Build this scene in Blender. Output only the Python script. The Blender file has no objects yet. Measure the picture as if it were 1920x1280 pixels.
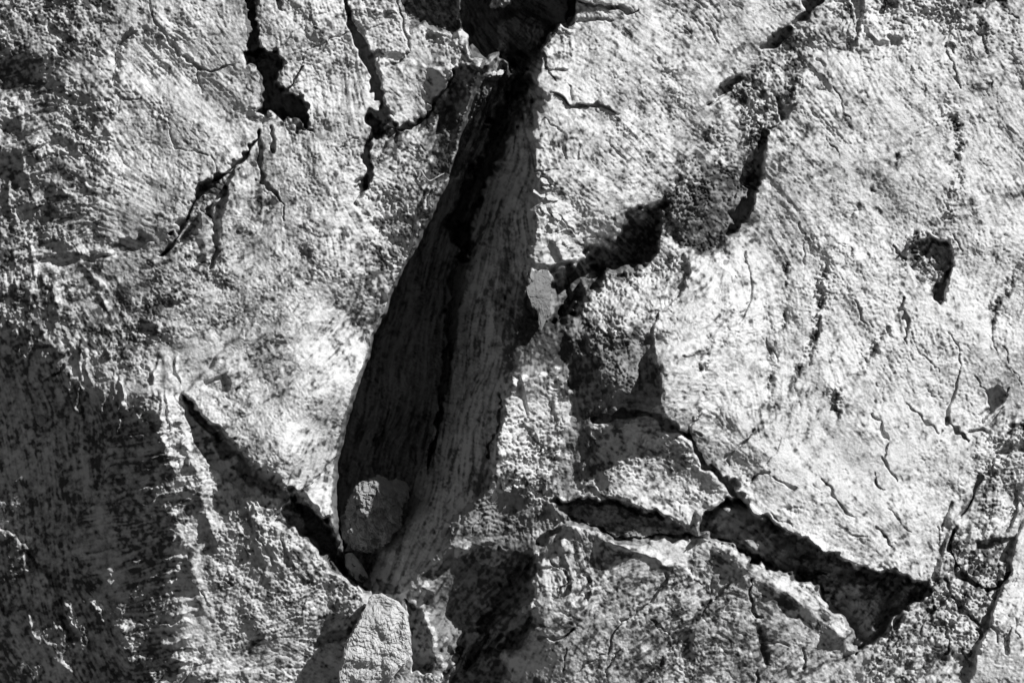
import bpy, math, random
import numpy as np

# ------------------------------------------------------------------ camera, light, exposure
sc = bpy.context.scene
D = 6.0                                   # metres from the bark to the lens
cam = bpy.data.objects.new('camera', bpy.data.cameras.new('camera'))
sc.collection.objects.link(cam)
cam.location = (0, -D, 0)
cam.rotation_euler = (math.radians(90), 0, 0)
cam.data.sensor_width = 36
cam.data.lens = 36 * D / 1.92
cam.data.clip_end = 500
sc.camera = cam

AZ, EL = math.radians(45), math.radians(32)      # light from the upper right, raking the bark
LV = (math.cos(EL) * math.sin(AZ), -math.sin(EL), math.cos(EL) * math.cos(AZ))
world = bpy.data.worlds.new('World'); sc.world = world; world.use_nodes = True
wn = world.node_tree; wn.nodes.clear()
sky = wn.nodes.new('ShaderNodeTexSky'); sky.sky_type = 'NISHITA'; sky.sun_disc = False; sky.air_density = .8; sky.altitude = 1500; sky.dust_density = .4
sky.sun_elevation = math.asin(LV[2]); sky.sun_rotation = math.atan2(LV[0], LV[1])
bw = wn.nodes.new('ShaderNodeSeparateColor')     # black and white film behind a red filter: only the sky's red counts
bg = wn.nodes.new('ShaderNodeBackground'); bg.inputs['Strength'].default_value = 0.05
wo = wn.nodes.new('ShaderNodeOutputWorld')
wn.links.new(sky.outputs[0], bw.inputs[0]); wn.links.new(bw.outputs[0], bg.inputs[0]); wn.links.new(bg.outputs[0], wo.inputs[0])
sl = bpy.data.lights.new('sun', 'SUN'); sl.energy = 5.0; sl.angle = math.radians(0.5)
sun = bpy.data.objects.new('sun', sl); sc.collection.objects.link(sun)
from mathutils import Vector
sun.rotation_euler = Vector(LV).to_track_quat('Z', 'Y').to_euler()
sun.location = (6, -6, 6)
sc.view_settings.view_transform = 'Standard'; sc.view_settings.look = 'None'
sc.view_settings.gamma = 1; sc.view_settings.use_curve_mapping = False
sc.view_settings.exposure = 0.3

# ------------------------------------------------------------------ raster of the bark relief (units: thousandths of a metre)
rng = np.random.default_rng(7)
S = 1.6
X0, X1, Y0, Y1 = -300, 2220, -300, 1580
ux = np.arange(X0, X1 + .1, S); vy = np.arange(Y0, Y1 + .1, S)
NX, NY = len(ux), len(vy)
U, V = np.meshgrid(ux.astype(np.float32), vy.astype(np.float32))

def bs(n, cell, coords, o):
    p = (coords - o) / cell
    i = np.floor(p).astype(int); f = p - i
    W = np.zeros((len(coords), n), np.float32); r = np.arange(len(coords))
    for k, w in enumerate(((1-f)**3/6, (3*f**3-6*f**2+4)/6, (-3*f**3+3*f**2+3*f+1)/6, f**3/6)):
        W[r, i + k] = w
    return W
def noise(cell, cy=None):
    cy = cy or cell
    nx = int((X1 - X0) / cell) + 5; ny = int((Y1 - Y0) / cy) + 5
    g = rng.standard_normal((ny, nx)).astype(np.float32)
    n = bs(ny, cy, vy, Y0) @ g @ bs(nx, cell, ux, X0).T
    return n / n.std()
def blur1(a, k=1):
    for _ in range(k):
        a = (np.roll(a, 1, 0) + 2*a + np.roll(a, -1, 0)) / 4
        a = (np.roll(a, 1, 1) + 2*a + np.roll(a, -1, 1)) / 4
    return a
def sm(t): t = np.clip(t, 0, 1); return t*t*(3-2*t)
def samp(img, x, y):
    a = np.clip((x - X0) / S, 0, NX - 1.01); b = np.clip((y - Y0) / S, 0, NY - 1.01)
    i = a.astype(np.int32); j = b.astype(np.int32); fa = a - i; fb = b - j
    return (img[j, i]*(1-fa) + img[j, i+1]*fa)*(1-fb) + (img[j+1, i]*(1-fa) + img[j+1, i+1]*fa)*fb

nA, nB, nC = noise(46), noise(46), noise(46)
mA, mB = noise(15), noise(15)
fA, fB = noise(5.5), noise(5.5)
UW = U + 2.6*nA + 2.4*mA + 1.3*fA
VW = V + 2.6*nB + 2.4*mB + 1.3*fB
UC = U + 0.9*nA + 0.9*mA + 0.6*fA         # calmer warp for clean long edges
VC = V + 0.9*nB + 0.9*mB + 0.6*fB
wvar = np.clip(0.95 + 0.28*mA + 0.16*fB, .35, 1.7)

H = np.zeros((NY, NX), np.float32)
GR = np.full((NY, NX), .27, np.float32)   # how crumbly
ST = np.full((NY, NX), .5, np.float32)    # how strongly fibrous
TN = np.zeros((NY, NX), np.float32)       # weathering of the bark plus shade painted in by region

def win(pts, pad):
    xs = [p[0] for p in pts]; ys = [p[1] for p in pts]
    i0 = max(0, int((min(xs)-pad-X0)/S)); i1 = min(NX, int((max(xs)+pad-X0)/S)+2)
    j0 = max(0, int((min(ys)-pad-Y0)/S)); j1 = min(NY, int((max(ys)+pad-Y0)/S)+2)
    return slice(j0, j1), slice(i0, i1)
def pl(pts, w, calm=False):
    """distance to a polyline, its parameter, interpolated third value and the side (+ = left of travel)"""
    x, y = (UC[w], VC[w]) if calm else (UW[w], VW[w])
    best = np.full(x.shape, 1e9, np.float32); tt = np.zeros_like(best); wd = np.zeros_like(best); sg = np.ones_like(best)
    n = len(pts) - 1
    for k in range(n):
        a, b = pts[k], pts[k+1]
        dx, dy = b[0]-a[0], b[1]-a[1]; L = dx*dx+dy*dy + 1e-6
        t = np.clip(((x-a[0])*dx + (y-a[1])*dy)/L, 0, 1)
        d = np.hypot(x-a[0]-t*dx, y-a[1]-t*dy)
        m = d < best
        best = np.where(m, d, best); tt = np.where(m, (k+t)/n, tt)
        if len(a) > 2: wd = np.where(m, a[2]+(b[2]-a[2])*t, wd)
        sg = np.where(m, np.where(dx*(y-a[1]) - dy*(x-a[0]) < 0, 1, -1), sg)
    return best, tt, wd, sg
def crack(pts, depth=None, soft=None, calm=False):
    w = win(pts, 40); d, t, wd, _ = pl(pts, w, calm)
    wd = wd * (wvar[w] if max(p[2] for p in pts) > 14 else np.clip(wvar[w]*.95 + .35*fA[w], .12, 1.7)*.92)
    dep = (1.25*wd + 3) if depth is None else depth
    s = np.maximum(1.6, (soft or .22)*wd)
    H[w] -= dep * sm((wd/2 + s/2 - d)/s)
def trail(pts, dep=.35, gr=.7, tn=.35):
    dep *= 1.5; gr *= 1.6; tn *= 1.3
    w = win(pts, 60); d, t, wd, _ = pl(pts, w)
    g = np.exp(-(d/(wd*.55+1e-3))**2) * np.clip(.75+.5*mB[w], .1, 1.6)
    H[w] -= dep*wd*g; GR[w] += gr*g; TN[w] += (tn*1.7+.1)*g
def ridge(pts, hh, calm=False):
    w = win(pts, 90); d, t, wd, _ = pl(pts, w, calm)
    tp = np.clip(np.minimum(t, 1-t)/.12, 0, 1)
    H[w] += hh*np.exp(-(d/(wd*.5+1e-3))**2)*tp*np.clip(.85+.3*mA[w], .2, 1.5)
def edge(pts, dh, decay, side=1, calm=False, sw=3.0, taper=.12):
    w = win(pts, decay*3); d, t, _, sg = pl(pts, w, calm)
    s = d*sg*side
    tp = sm(np.minimum(t, 1-t)/taper) if taper else 1
    H[w] += dh*tp*sm((s+sw)/(2*sw))*np.exp(-np.maximum(s, 0)/decay)
def sdf(poly, w, calm=False):
    x, y = (UC[w], VC[w]) if calm else (UW[w], VW[w])
    ins = np.zeros(x.shape, bool); best = np.full(x.shape, 1e9, np.float32)
    n = len(poly)
    for k in range(n):
        ax, ay = poly[k][:2]; bx, by = poly[(k+1) % n][:2]
        c = ((ay > y) != (by > y)); ins ^= c & (x < (bx-ax)*(y-ay)/((by-ay) or 1e-6)+ax)
        dx, dy = bx-ax, by-ay; t = np.clip(((x-ax)*dx+(y-ay)*dy)/(dx*dx+dy*dy+1e-6), 0, 1)
        best = np.minimum(best, np.hypot(x-ax-t*dx, y-ay-t*dy))
    return np.where(ins, best, -best)
ragn = 3.5*noise(15) + 2.6*noise(6.5)
def area(poly, dh=0, soft=4, gr=None, st=None, tn=None, lip=0, lw=10, calm=False, inner=None, rag=0):
    w = win(poly, 60); s = sdf(poly, w, calm) + rag*ragn[w]
    m = sm((s+soft/2)/soft)
    if dh: H[w] += dh*(m if inner is None else sm((s+2)/inner))
    if lip: H[w] += lip*np.exp(-(np.maximum(s, 0)/lw))*sm((s+1.5)/3)
    ms = sm((s+10)/20)
    if gr is not None: GR[w] += (gr-GR[w])*ms
    if st is not None: ST[w] += (st-ST[w])*ms
    if tn is not None: TN[w] += tn*ms
def blob(M, x, y, rx, ry, ang, val, p=2):
    R = max(rx, ry)*2.6; w = win([(x, y)], R)
    c, s = math.cos(math.radians(ang)), math.sin(math.radians(ang))
    a = (UW[w]-x)*c + (VW[w]-y)*s; b = -(UW[w]-x)*s + (VW[w]-y)*c
    M[w] += val*np.exp(-((a/rx)**2+(b/ry)**2)**(p/2))

# broad form of the trunk: control heights joined by a smooth surface
BP = [(-300,-300,-40),(200,-300,-10),(700,-300,0),(1200,-300,10),(1700,-300,0),(2220,-300,-20),
 (-300,300,-40),(-300,700,-150),(-300,1100,-400),(-300,1580,-560),(300,1580,-300),(800,1580,-190),(1300,1580,-90),(1800,1580,-30),(2220,1580,-20),
 (2220,300,-10),(2220,900,-10),
 (0,0,-12),(0,150,-14),(0,300,-14),(0,450,-18),(0,600,-16),(110,0,4),(110,300,4),(110,450,0),(200,100,10),(350,200,6),(250,350,10),(150,560,2),(300,640,22),(350,735,26),(60,650,-16),(130,680,-10),
 (0,700,-60),(100,780,-62),(200,790,-22),(290,790,34),(330,780,40),(325,830,38),(290,860,28),(250,800,4),(230,860,-18),(390,930,16),(0,850,-118),(100,900,-84),(200,900,-42),(0,1000,-150),(100,1000,-112),(200,1000,-70),(290,930,4),(290,1000,-36),(345,1000,-12),(345,870,38),
 (390,1000,-20),(430,920,14),(500,960,6),(500,1010,-10),(560,1030,-26),(500,1120,-44),(600,1130,-82),(0,1280,-235),(100,1280,-190),(200,1280,-145),(290,1280,-108),(345,1280,-96),(400,1280,-92),(500,1260,-110),(620,1260,-140),(100,1140,-150),(200,1140,-104),(290,1140,-66),(345,1140,-48),
 (450,450,6),(450,600,22),(520,700,26),(600,600,0),(600,750,4),(650,500,-14),(560,850,18),(550,350,0),(650,350,-10),(750,350,-40),(600,200,0),(600,50,0),(760,180,-10),(820,250,-30),(800,50,-30),
 (720,450,-60),(670,620,-84),(620,800,-66),(612,900,-84),(560,930,-20),
 (1010,150,70),(1010,260,84),(1010,380,90),(1030,460,80),(950,560,75),(940,700,85),(920,850,70),(870,1000,10),
 (1060,60,40),(1150,150,46),(1150,300,46),(1150,420,30),(1250,100,18),(1300,250,4),(1220,350,18),(1400,150,-10),(1400,330,-20),(1300,420,-20),
 (1200,500,-26),(1110,560,24),(1040,600,60),(1100,640,112),(1050,680,84),(950,640,40),(950,700,40),(1000,760,44),(1050,800,26),(1040,860,14),(1140,710,116),(1220,690,108),(1215,640,84),(1180,600,96),(1235,760,122),(1265,700,126),(1180,780,84),(1150,860,34),(1250,880,10),
 (1310,600,70),(1320,720,74),(1400,650,38),(1450,450,0),(1480,300,-4),(1500,130,0),(1600,100,2),(1600,300,8),(1600,500,14),(1450,650,16),(1600,700,22),(1450,850,26),(1600,900,22),(1700,1050,26),(1520,980,34),
 (1750,150,6),(1750,400,6),(1780,700,14),(1900,100,0),(1900,400,0),(1900,650,2),(1800,900,0),(1860,1000,-22),(1800,1200,0),(1900,1200,20),
 (1100,1030,30),(1250,1062,38),(1366,1048,36),(1460,1112,36),(1550,1182,30),(1200,1200,0),(1400,1200,2),(1100,1250,-20),(1300,1280,-40),(1500,1260,-6),(1300,1120,20),(1700,1250,-20),
 (950,950,0),(900,1060,-50),(900,1150,-80),(960,1100,-40),(1010,1130,10),(840,1150,-110),(850,1250,-90),(800,1180,-70),(740,1200,-80),(820,1100,-50)]
def base_form():
    P = np.array(BP, float); P[:, :2] /= 1000.
    r = np.hypot(P[:, None, 0]-P[None, :, 0], P[:, None, 1]-P[None, :, 1])
    phi = lambda q: -np.sqrt(q*q+.03**2)
    n = len(P); A = np.zeros((n+3, n+3)); A[:n, :n] = phi(r) - np.eye(n)*.004
    A[:n, n] = 1; A[:n, n+1:n+3] = P[:, :2]; A[n:, :n] = A[:n, n:].T
    c = np.linalg.solve(A, np.r_[P[:, 2], 0, 0, 0])
    k = 6; xs = ux[::k]/1000; ys = vy[::k]/1000
    gx, gy = np.meshgrid(xs, ys); out = c[n] + c[n+1]*gx + c[n+2]*gy
    for q in range(n): out += c[q]*phi(np.hypot(gx-P[q, 0], gy-P[q, 1]))
    ix = np.minimum(np.arange(NX)/k, len(xs)-1.001); iy = np.minimum(np.arange(NY)/k, len(ys)-1.001)
    i = ix.astype(int); f = (ix-i)[None]; o = out[:, i]*(1-f)+out[:, i+1]*f
    j = iy.astype(int); g = (iy-j)[:, None]
    return (o[j]*(1-g)+o[j+1]*g).astype(np.float32)
H += blur1(base_form(), 6)
H += -((U-960)**2)/(2*3600)*.9                     # the trunk's roundness
nt1 = noise(62); nt2 = noise(24)
H += 4.5*noise(150) + 6.5*noise(70) + 2.2*noise(30) + .5*noise(13)

# ------------------------------------------------------------------ the great crevice
VS = [-300, -40, 60, 110, 180, 250, 330, 430, 540, 660, 790, 880, 950, 1010, 1060, 1110, 1200]
XL = [870, 870, 870, 905, 880, 862, 842, 792, 738, 690, 645, 628, 624, 632, 650, 680, 700]     # left rim = where the shade starts
XB = [960, 960, 960, 985, 962, 930, 895, 868, 850, 838, 815, 785, 745, 700, 690, 700, 710]     # deepest line
XR = [1035, 1035, 1035, 1018, 1006, 1004, 1010, 1008, 985, 948, 945, 925, 885, 850, 800, 765, 730]   # right rim
DB = [0, 0, 70, 150, 190, 215, 235, 260, 285, 310, 320, 310, 280, 240, 180, 70, 0]
DLs = [0, 0, 30, 50, 60, 80, 105, 130, 150, 175, 200, 200, 180, 130, 70, 20, 0]                   # first drop just inside the left rim
def iv(A): return np.interp(vy, VS, A).astype(np.float32)[:, None]
xl, xb, xr, db, dl = iv(XL), iv(XB), iv(XR), iv(DB), iv(DLs)
for a in (xl, xb, xr): a[:] = a
uu = UC - .5*nA + .3*mA + .5*fA + 2.5*fA*(np.abs(U - 1000) < 60)
vlen = 1
left = np.clip((uu-xl)/(xb-xl), 0, 1); xr = xr + 3.5*mA + 3*nB + 2*fA; right = np.clip((xr-uu)/(xr-xb), 0, 1)
inside = (uu > xl) & (uu < xr)
edge_l = sm((uu-xl)/9)
prof_l = dl*edge_l + (db-dl)*left**1.25
prof_r = db*right**0.9
trough = np.where(uu < xb, prof_l, prof_r)*inside
trough = np.where(uu < xb, np.minimum(prof_l, db), prof_r)*((uu > xl) & (uu < xr))
H -= blur1(trough.astype(np.float32), 2)
CREV = inside & (V < 1110); GRW = sm((uu-xb)/30)*sm((xr+20-uu)/20)*(V > 150)*(V < 1110); H += GRW*(4.5*noise(26) + 2.5*noise(11))
w_in = sm(np.minimum(uu-xl, xr-uu)/14)*(V < 1110)
GR += (.6-GR)*w_in; ST += (1.25-ST)*w_in
# long flutes on the two walls
flut = np.zeros_like(H)
for k, amp in ((0.12, 7), (.22, 6), (.31, 12), (.41, 7), (.5, 9), (.62, 13), (.72, 7), (.82, 10)):
    flut += amp*np.exp(-((right-k-.03*nA)/.03)**2)*(uu > xb)
for k, amp in ((.2, 9), (.32, 7), (.43, 9), (.55, 12), (.66, 8), (.78, 10)):
    flut += amp*np.exp(-((left-k-.04*nB)/.035)**2)*(uu < xb)
H += flut*w_in*np.clip(.7+.5*noise(70), 0, 1.6)
crack([(872,430,26),(864,500,24),(848,600,20),(838,700,16),(826,760,14),(815,830,10),(800,880,4)], 90, calm=True)
crack([(985,150,34),(960,195,40),(938,240,44),(922,285,42),(900,335,36),(880,390,38),(864,432,30),(866,480,22)], 150, soft=.3)
crack([(724,775,5),(714,815,8),(704,850,8),(700,885,6)], 26)
crack([(770,835,18),(775,865,14)], 20, soft=.7)
area([(1000,498),(1036,500),(1060,520),(1075,560),(1050,600),(1020,625),(1000,600),(985,560)], -16, 8)

# ------------------------------------------------------------------ hollow at the top
area([(862,22),(868,-40),(908,-40),(912,6),(922,16),(944,18),(956,8),(960,-40),(1052,-40),(1078,-40),(1086,0),(1086,28),(1068,54),(1052,50),(1034,62),(1018,98),(1005,130),(985,140),(960,120),(935,100),(905,106),(884,104),(872,64)], -95, 7, gr=.3, tn=.15)
crack([(1070,-40,26),(1072,10,22),(1074,42,14)], 60)
area([(930,45),(960,32),(1000,32),(1030,50),(1012,92),(975,104),(935,92)], 40, 16, gr=.3)
area([(744,-40),(850,-40),(858,10),(862,40),(850,72),(800,40),(770,62),(756,30)], -42, 8, gr=.8, tn=.85)  # shade at the top edge put into the tone
trail([(800,44,16),(850,44,18),(872,60,20)], 1.0, .2, .3)
crack([(742,-20,4),(748,36,5),(766,76,6),(758,108,6)], 12)
area([(800,60),(860,70),(880,110),(850,125),(800,110)], -8, 10, gr=.9, tn=.3)
# rounded cheek left of the crevice, its half shade painted into the tone
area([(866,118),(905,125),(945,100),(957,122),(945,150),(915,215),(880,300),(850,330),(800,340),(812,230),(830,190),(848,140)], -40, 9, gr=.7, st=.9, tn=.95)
ridge([(845,300,10),(880,260,12),(906,214,12)], 9)
ridge([(868,124,6),(905,124,7),(943,102,8)], 20, calm=True)
ridge([(915,142,8),(938,140,9)], 13); ridge([(820,250,12),(838,215,14),(850,170,12)], 9)
ridge([(815,235,8),(825,200,8),(835,180,8)], 8)
edge([(945,100),(956,118),(954,135),(940,160)], 16, 14, -1)

# ------------------------------------------------------------------ upper left
crack([(468,-20,22),(470,30,20),(471,60,18),(470,98,26)], 60)
area([(456,98),(480,90),(520,94),(528,118),(521,150),(536,182),(560,180),(572,200),(576,222),(566,236),(545,222),(520,215),(497,208),(490,160),(474,124),(455,118)], -85, 6, gr=1.4, tn=.25, rag=1.1)
crack([(512,-30,16),(516,0,14),(520,22,8)], 24)
crack([(570,122,4),(560,145,7),(545,162,8),(533,180,6)], 26)
crack([(650,64,2),(610,82,3),(575,98,4),(565,118,3)], 8)
crack([(610,24,2),(575,40,3),(560,56,2),(530,90,2)], 5)
crack([(560,240,14),(576,242,12)], 22)
crack([(343,106,4),(356,114,10),(372,124,8),(392,126,5),(410,129,3),(432,122,2)], 14)
crack([(375,128,3),(379,150,3),(390,174,2)], 5)
crack([(266,-20,6),(276,30,6),(302,66,6),(335,103,5)], 6); ridge([(280,-20,12),(290,30,12),(318,70,10),(345,104,8)], 4)
trail([(256,-20,16),(262,30,16),(266,60,20),(236,78,20),(222,100,18),(214,140,16),(206,172,14)], .35, .8, .1)
crack([(250,60,10),(230,74,10),(218,98,6),(212,130,5),(204,158,6)], 8)
crack([(196,187,11),(202,187,10)], 14)
crack([(219,176,3),(219,215,3)], 6); crack([(226,190,4),(240,187,5),(260,188,3)], 7)
trail([(204,185,12),(206,240,12),(196,300,14)], .1, .7, 0); ridge([(206,200,8),(204,250,8),(198,295,6)], 5)
crack([(312,222,3),(320,245,3),(330,272,3),(400,290,2),(412,318,3),(424,330,2)], 4)
edge([(482,244),(466,268),(452,296),(440,308),(418,325),(392,348),(368,366),(350,400),(322,446),(296,486)], 10, 60, -1, sw=2.5)
crack([(482,250,4),(466,272,6),(448,302,9),(420,326,12),(392,350,14),(370,370,12),(354,402,12),(324,448,12),(298,484,8)], 44)
area([(446,314),(420,326),(392,352),(372,368),(356,402),(326,448),(297,484),(308,488),(346,452),(372,424),(384,400),(398,404),(412,372),(436,352),(440,330)], -24, 6, gr=1.1, tn=.9)  # cast shade under the plate edge, darkened in the tone
for q in ((440,400,50,50,0),(470,330,26,40,0),(500,230,60,20,0),(470,160,14,50,0),(560,150,14,50,20),(400,500,40,30,0)): blob(GR, *q, .5); blob(TN, *q, .35)
crack([(480,248,6),(484,280,10),(481,306,10),(494,334,11),(506,350,9),(518,362,6),(526,380,3),(526,410,2)], 24)
crack([(508,238,5),(511,262,7),(511,284,8)], 18)
crack([(433,345,8),(425,375,14),(405,405,24),(402,440,17),(403,470,14),(398,496,9)], 26)
ridge([(384,420,16),(386,460,18),(387,492,12)], 14)
for q in ((10,150,34,30),(4,176,26,14),(10,250,22,16),(28,130,24,8)): blob(H, q[0], q[1], q[2], q[3], -15, -14); blob(TN, q[0], q[1], q[2], q[3], -15, .5)
crack([(636,278,7),(646,272,5)], 10)

# cracks between the upper plates
crack([(648,-30,6),(652,10,7),(660,46,10),(676,78,15),(692,104,18),(702,150,17),(710,196,24),(714,226,34),(704,246,36)], 66)
crack([(702,246,34),(692,262,20),(684,292,16),(690,330,14),(686,352,12)], 60)
crack([(722,234,14),(750,240,11),(774,232,9),(795,214,8),(806,196,8),(812,176,6),(836,156,5),(850,134,4)], 30)
crack([(682,346,16),(674,362,20),(668,378,12)], 34); crack([(668,345,10),(680,352,12)], 16)
area([(700,246),(748,240),(744,262),(728,268),(716,290),(694,300)], -16, 8, tn=.3)
crack([(694,40,2),(716,33,4),(736,28,3)], 7); crack([(684,58,2),(710,50,3)], 6)
crack([(700,104,4),(712,98,5),(720,100,3)], 10)
crack([(722,128,5),(742,118,8),(752,108,6)], 16)
crack([(795,186,3),(806,192,5),(816,182,4)], 10)
area([(712,108),(740,124),(764,120),(808,128),(850,130),(840,150),(806,176),(806,198),(790,216),(754,238),(726,212),(714,160)], 6, 5, lip=5, lw=14)
area([(655,20),(680,14),(736,20),(748,44),(766,78),(756,106),(716,98),(696,100),(680,60)], 6, 5, lip=4, lw=14)
crack([(640,268,3),(660,266,4),(674,270,3)], 7)
crack([(800,392,3),(806,372,4),(816,358,4),(828,340,3)], 8)
ridge([(778,408,7),(800,372,10),(832,338,8)], 8)

area([(700,260),(760,240),(800,200),(850,150),(850,320),(800,420),(742,540),(696,650),(650,620),(640,540),(690,440),(690,340)], -4, 30, gr=.75, tn=.42, rag=2)
area([(600,420),(660,380),(700,480),(690,640),(640,760),(600,700),(640,560)], 0, 40, tn=.15)
area([(-300,430),(200,480),(300,500),(350,640),(340,735),(200,745),(60,650),(-300,640)], 0, 40, tn=.22)
# ------------------------------------------------------------------ left middle
crack([(214,468,12),(240,463,18),(262,458,18),(278,456,10)], 16, soft=.7)
crack([(84,488,14),(112,486,24),(150,484,14),(180,482,8),(214,477,8)], 10, soft=.9)
ridge([(20,486,16),(70,476,18),(140,474,16),(200,462,12)], 8)
for pts in ([(60,440,7),(62,520,8),(52,600,8),(66,650,8)], [(126,424,8),(146,470,8),(160,500,9)], [(160,490,9),(186,540,11),(206,580,11),(226,625,12),(246,680,10)],
            [(300,590,10),(296,640,12),(312,690,14),(320,740,12)], [(20,430,7),(34,500,6),(30,560,7)], [(102,520,7),(110,580,7),(96,620,6)],
            [(40,290,7),(56,350,7),(80,390,6)], [(20,320,6),(20,380,8),(40,430,7)], [(95,330,6),(110,370,7)], [(10,400,7),(4,470,8)]):
    ridge(pts, 6.5)
for k in range(22):
    x = rng.uniform(10, 335); y = rng.uniform(600, 700)+.15*x; l = rng.uniform(40, 130); ridge([(x, y, 5), (x+rng.uniform(-8, 14), y+l/2, rng.uniform(7, 13)), (x+rng.uniform(-5, 25), y+l, 5)], rng.uniform(5, 12))
for k in range(45):
    x = rng.uniform(215, 335); y = rng.uniform(770, 1280); l = rng.uniform(14, 60); ridge([(x, y, 3), (x+l/2, y-rng.uniform(0, 6), rng.uniform(4, 8)), (x+l, y-rng.uniform(0, 16), 3)], rng.uniform(4, 11))
for x, y, rx, ry, a in ((240,560,34,16,-20),(280,572,30,12,-15),(244,640,30,14,10),(305,642,26,16,0),(330,560,40,10,-15),(210,580,20,30,20),(100,690,30,14,30),(150,620,44,10,5),(400,525,26,16,20),(565,480,16,22,0),(400,610,40,10,-25),(520,640,30,10,-35),(555,700,26,14,-30),(480,560,30,8,-30),(300,520,46,9,-30),(600,620,26,10,-45),(40,560,40,14,5)):
    blob(H, x, y, rx, ry, a, -4.5); blob(TN, x, y, rx, ry, a, .55); blob(GR, x, y, rx, ry, a, .45)
area([(382,716),(405,706),(424,702),(430,716),(424,732),(404,738),(388,726)], -16, 8, tn=.3)  # small shadow patch, sunk and also darkened in tone
crack([(440,728,3),(452,716,4),(470,702,2)], 6); ridge([(446,724,5),(458,714,6),(474,700,4)], 8)
edge([(72,640),(96,652),(122,668)], 16, 30, 1)
crack([(80,712,3),(98,702,6),(118,686,7)], 18)
# far edge of the lit brow; below it the trunk turns away from the light
edge([(0,646),(60,650),(118,700),(168,736),(205,750),(262,752),(338,740)], 9, 60, 1, sw=6)

# ------------------------------------------------------------------ diagonal brow edge and the dark below it
edge([(342,738),(362,756),(394,792),(430,828),(470,868),(508,898),(552,926),(566,914),(584,944),(606,966),(620,1000)], 22, 120, 1, sw=2.5, taper=.03)
area([(346,744),(372,776),(412,826),(452,866),(500,900),(548,930),(560,918),(590,962),(612,970),(628,1015),(652,1060),(654,1080),(626,1074),(604,1052),(590,1030),(560,1004),(530,994),(512,980),(506,958),(486,946),(462,920),(424,900),(392,872),(366,830),(352,790)], -26, 7, gr=.3, tn=.15)  # brow shadow: sunk, and slightly painted into the tone
area([(524,950),(540,938),(548,948),(542,966),(522,970)], 34, 6, gr=.2)
crack([(545,915,8),(552,930,14),(570,962,28),(592,992,34),(618,1028,26),(645,1062,20),(668,1098,14)], 80)
crack([(348,752,8),(366,776,16),(396,808,20),(430,840,26),(470,880,24),(508,912,26),(536,938,26),(556,958,22)], 60, soft=.35)
ridge([(556,905,10),(580,940,10),(606,968,8),(626,1010,6)], 12)
area([(520,966),(546,938),(590,958),(612,972),(636,1026),(654,1080),(624,1074),(590,1034),(554,1002)], -62, 10, gr=1.0, rag=1)
# fluted flank, its shade partly painted into the tone
ridge([(146,800,30),(160,880,32),(172,940,30),(192,985,28),(200,1040,26),(212,1110,26),(230,1165,24),(222,1215,26),(246,1290,26)], 17)
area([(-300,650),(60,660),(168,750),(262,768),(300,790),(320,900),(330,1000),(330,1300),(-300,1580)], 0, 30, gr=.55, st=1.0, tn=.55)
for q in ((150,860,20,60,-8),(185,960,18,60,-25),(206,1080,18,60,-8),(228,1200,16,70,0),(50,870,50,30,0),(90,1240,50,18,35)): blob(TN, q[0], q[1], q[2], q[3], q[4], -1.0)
ridge([(332,762,14),(352,852,16),(376,905,16),(384,960,22),(394,995,16),(362,1050,18),(378,1115,20),(400,1180,20),(392,1230,18)], 12)
ridge([(48,1140,9),(62,1180,10),(72,1206,8)], 16); ridge([(76,1200,20),(112,1232,24),(150,1268,20)], 12)
ridge([(300,760,20),(300,800,24),(316,850,24),(330,900,22)], 8)
for y0, x0, x1, hgt in ((878,225,330,9),(900,215,262,12),(948,300,350,7),(976,240,345,6),(996,270,345,6),(1054,238,352,15),(1082,270,340,10),(1125,300,380,7),(1150,305,380,9),(1204,290,370,14),(1238,325,345,12),(868,240,300,8),(1014,300,350,8),(925,240,300,5),(1170,310,360,6),(1100,290,340,5)):
    ridge([(x0,y0+8,8),((x0+x1)/2,y0+2,10),(x1,y0-8,8)], hgt)
blob(H, 118, 700, 26, 16, 20, 10); blob(H, 112, 745, 16, 34, 0, 10)
area([(-300,930),(0,985),(22,1000),(44,1022),(54,1040),(62,1064),(44,1072),(20,1090),(0,1110),(-300,1200)], 26, 5, gr=.4)
crack([(52,1040,10),(72,1068,22),(92,1080,20),(108,1112,16),(112,1150,14),(134,1184,16)], 28, soft=.7)
crack([(0,1142,6),(30,1138,12),(50,1140,8)], 14, soft=.8)
GR[:] += .5*np.exp(-((U-290)/60)**2)*((V > 740) & (V < 1300))
for q in ((60,900,60,60),(30,1240,60,40),(250,930,40,60),(270,1090,50,50),(280,1240,40,50),(180,830,30,60),(110,1000,40,30)): blob(TN, q[0], q[1], q[2], q[3], 0, .2); blob(GR, q[0], q[1], q[2], q[3], 0, .15)
# lit lobe
area([(400,905),(450,912),(478,930),(492,980),(515,1000),(560,1022),(590,1044),(610,1070),(640,1085),(690,1120),(640,1180),(610,1290),(420,1290),(400,1180),(390,1050),(376,960)], 0, 10, gr=.5, st=.9, tn=-.05)
for pts, hh in (([(485,1005,4),(500,1040,6),(512,1062,4)],8),([(525,1020,6),(535,1050,8),(548,1075,6)],10),([(425,1085,6),(437,1094,6)],10),([(570,1120,5),(560,1150,6),(520,1170,4)],8),([(345,1280,4),(370,1245,8),(400,1240,8)],10),([(470,1210,8),(490,1190,8)],9),([(600,1200,16),(630,1190,18),(655,1170,10)],22),([(395,1135,6),(380,1110,4)],8),([(560,1090,6),(600,1100,4)],7),([(460,960,6),(470,985,5)],8)):
    crack(pts, hh, soft=.6)
edge([(438,1100),(420,1085),(412,1060)], 7, 16, -1); edge([(520,1065),(500,1020),(490,990)], 6, 20, -1)

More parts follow.
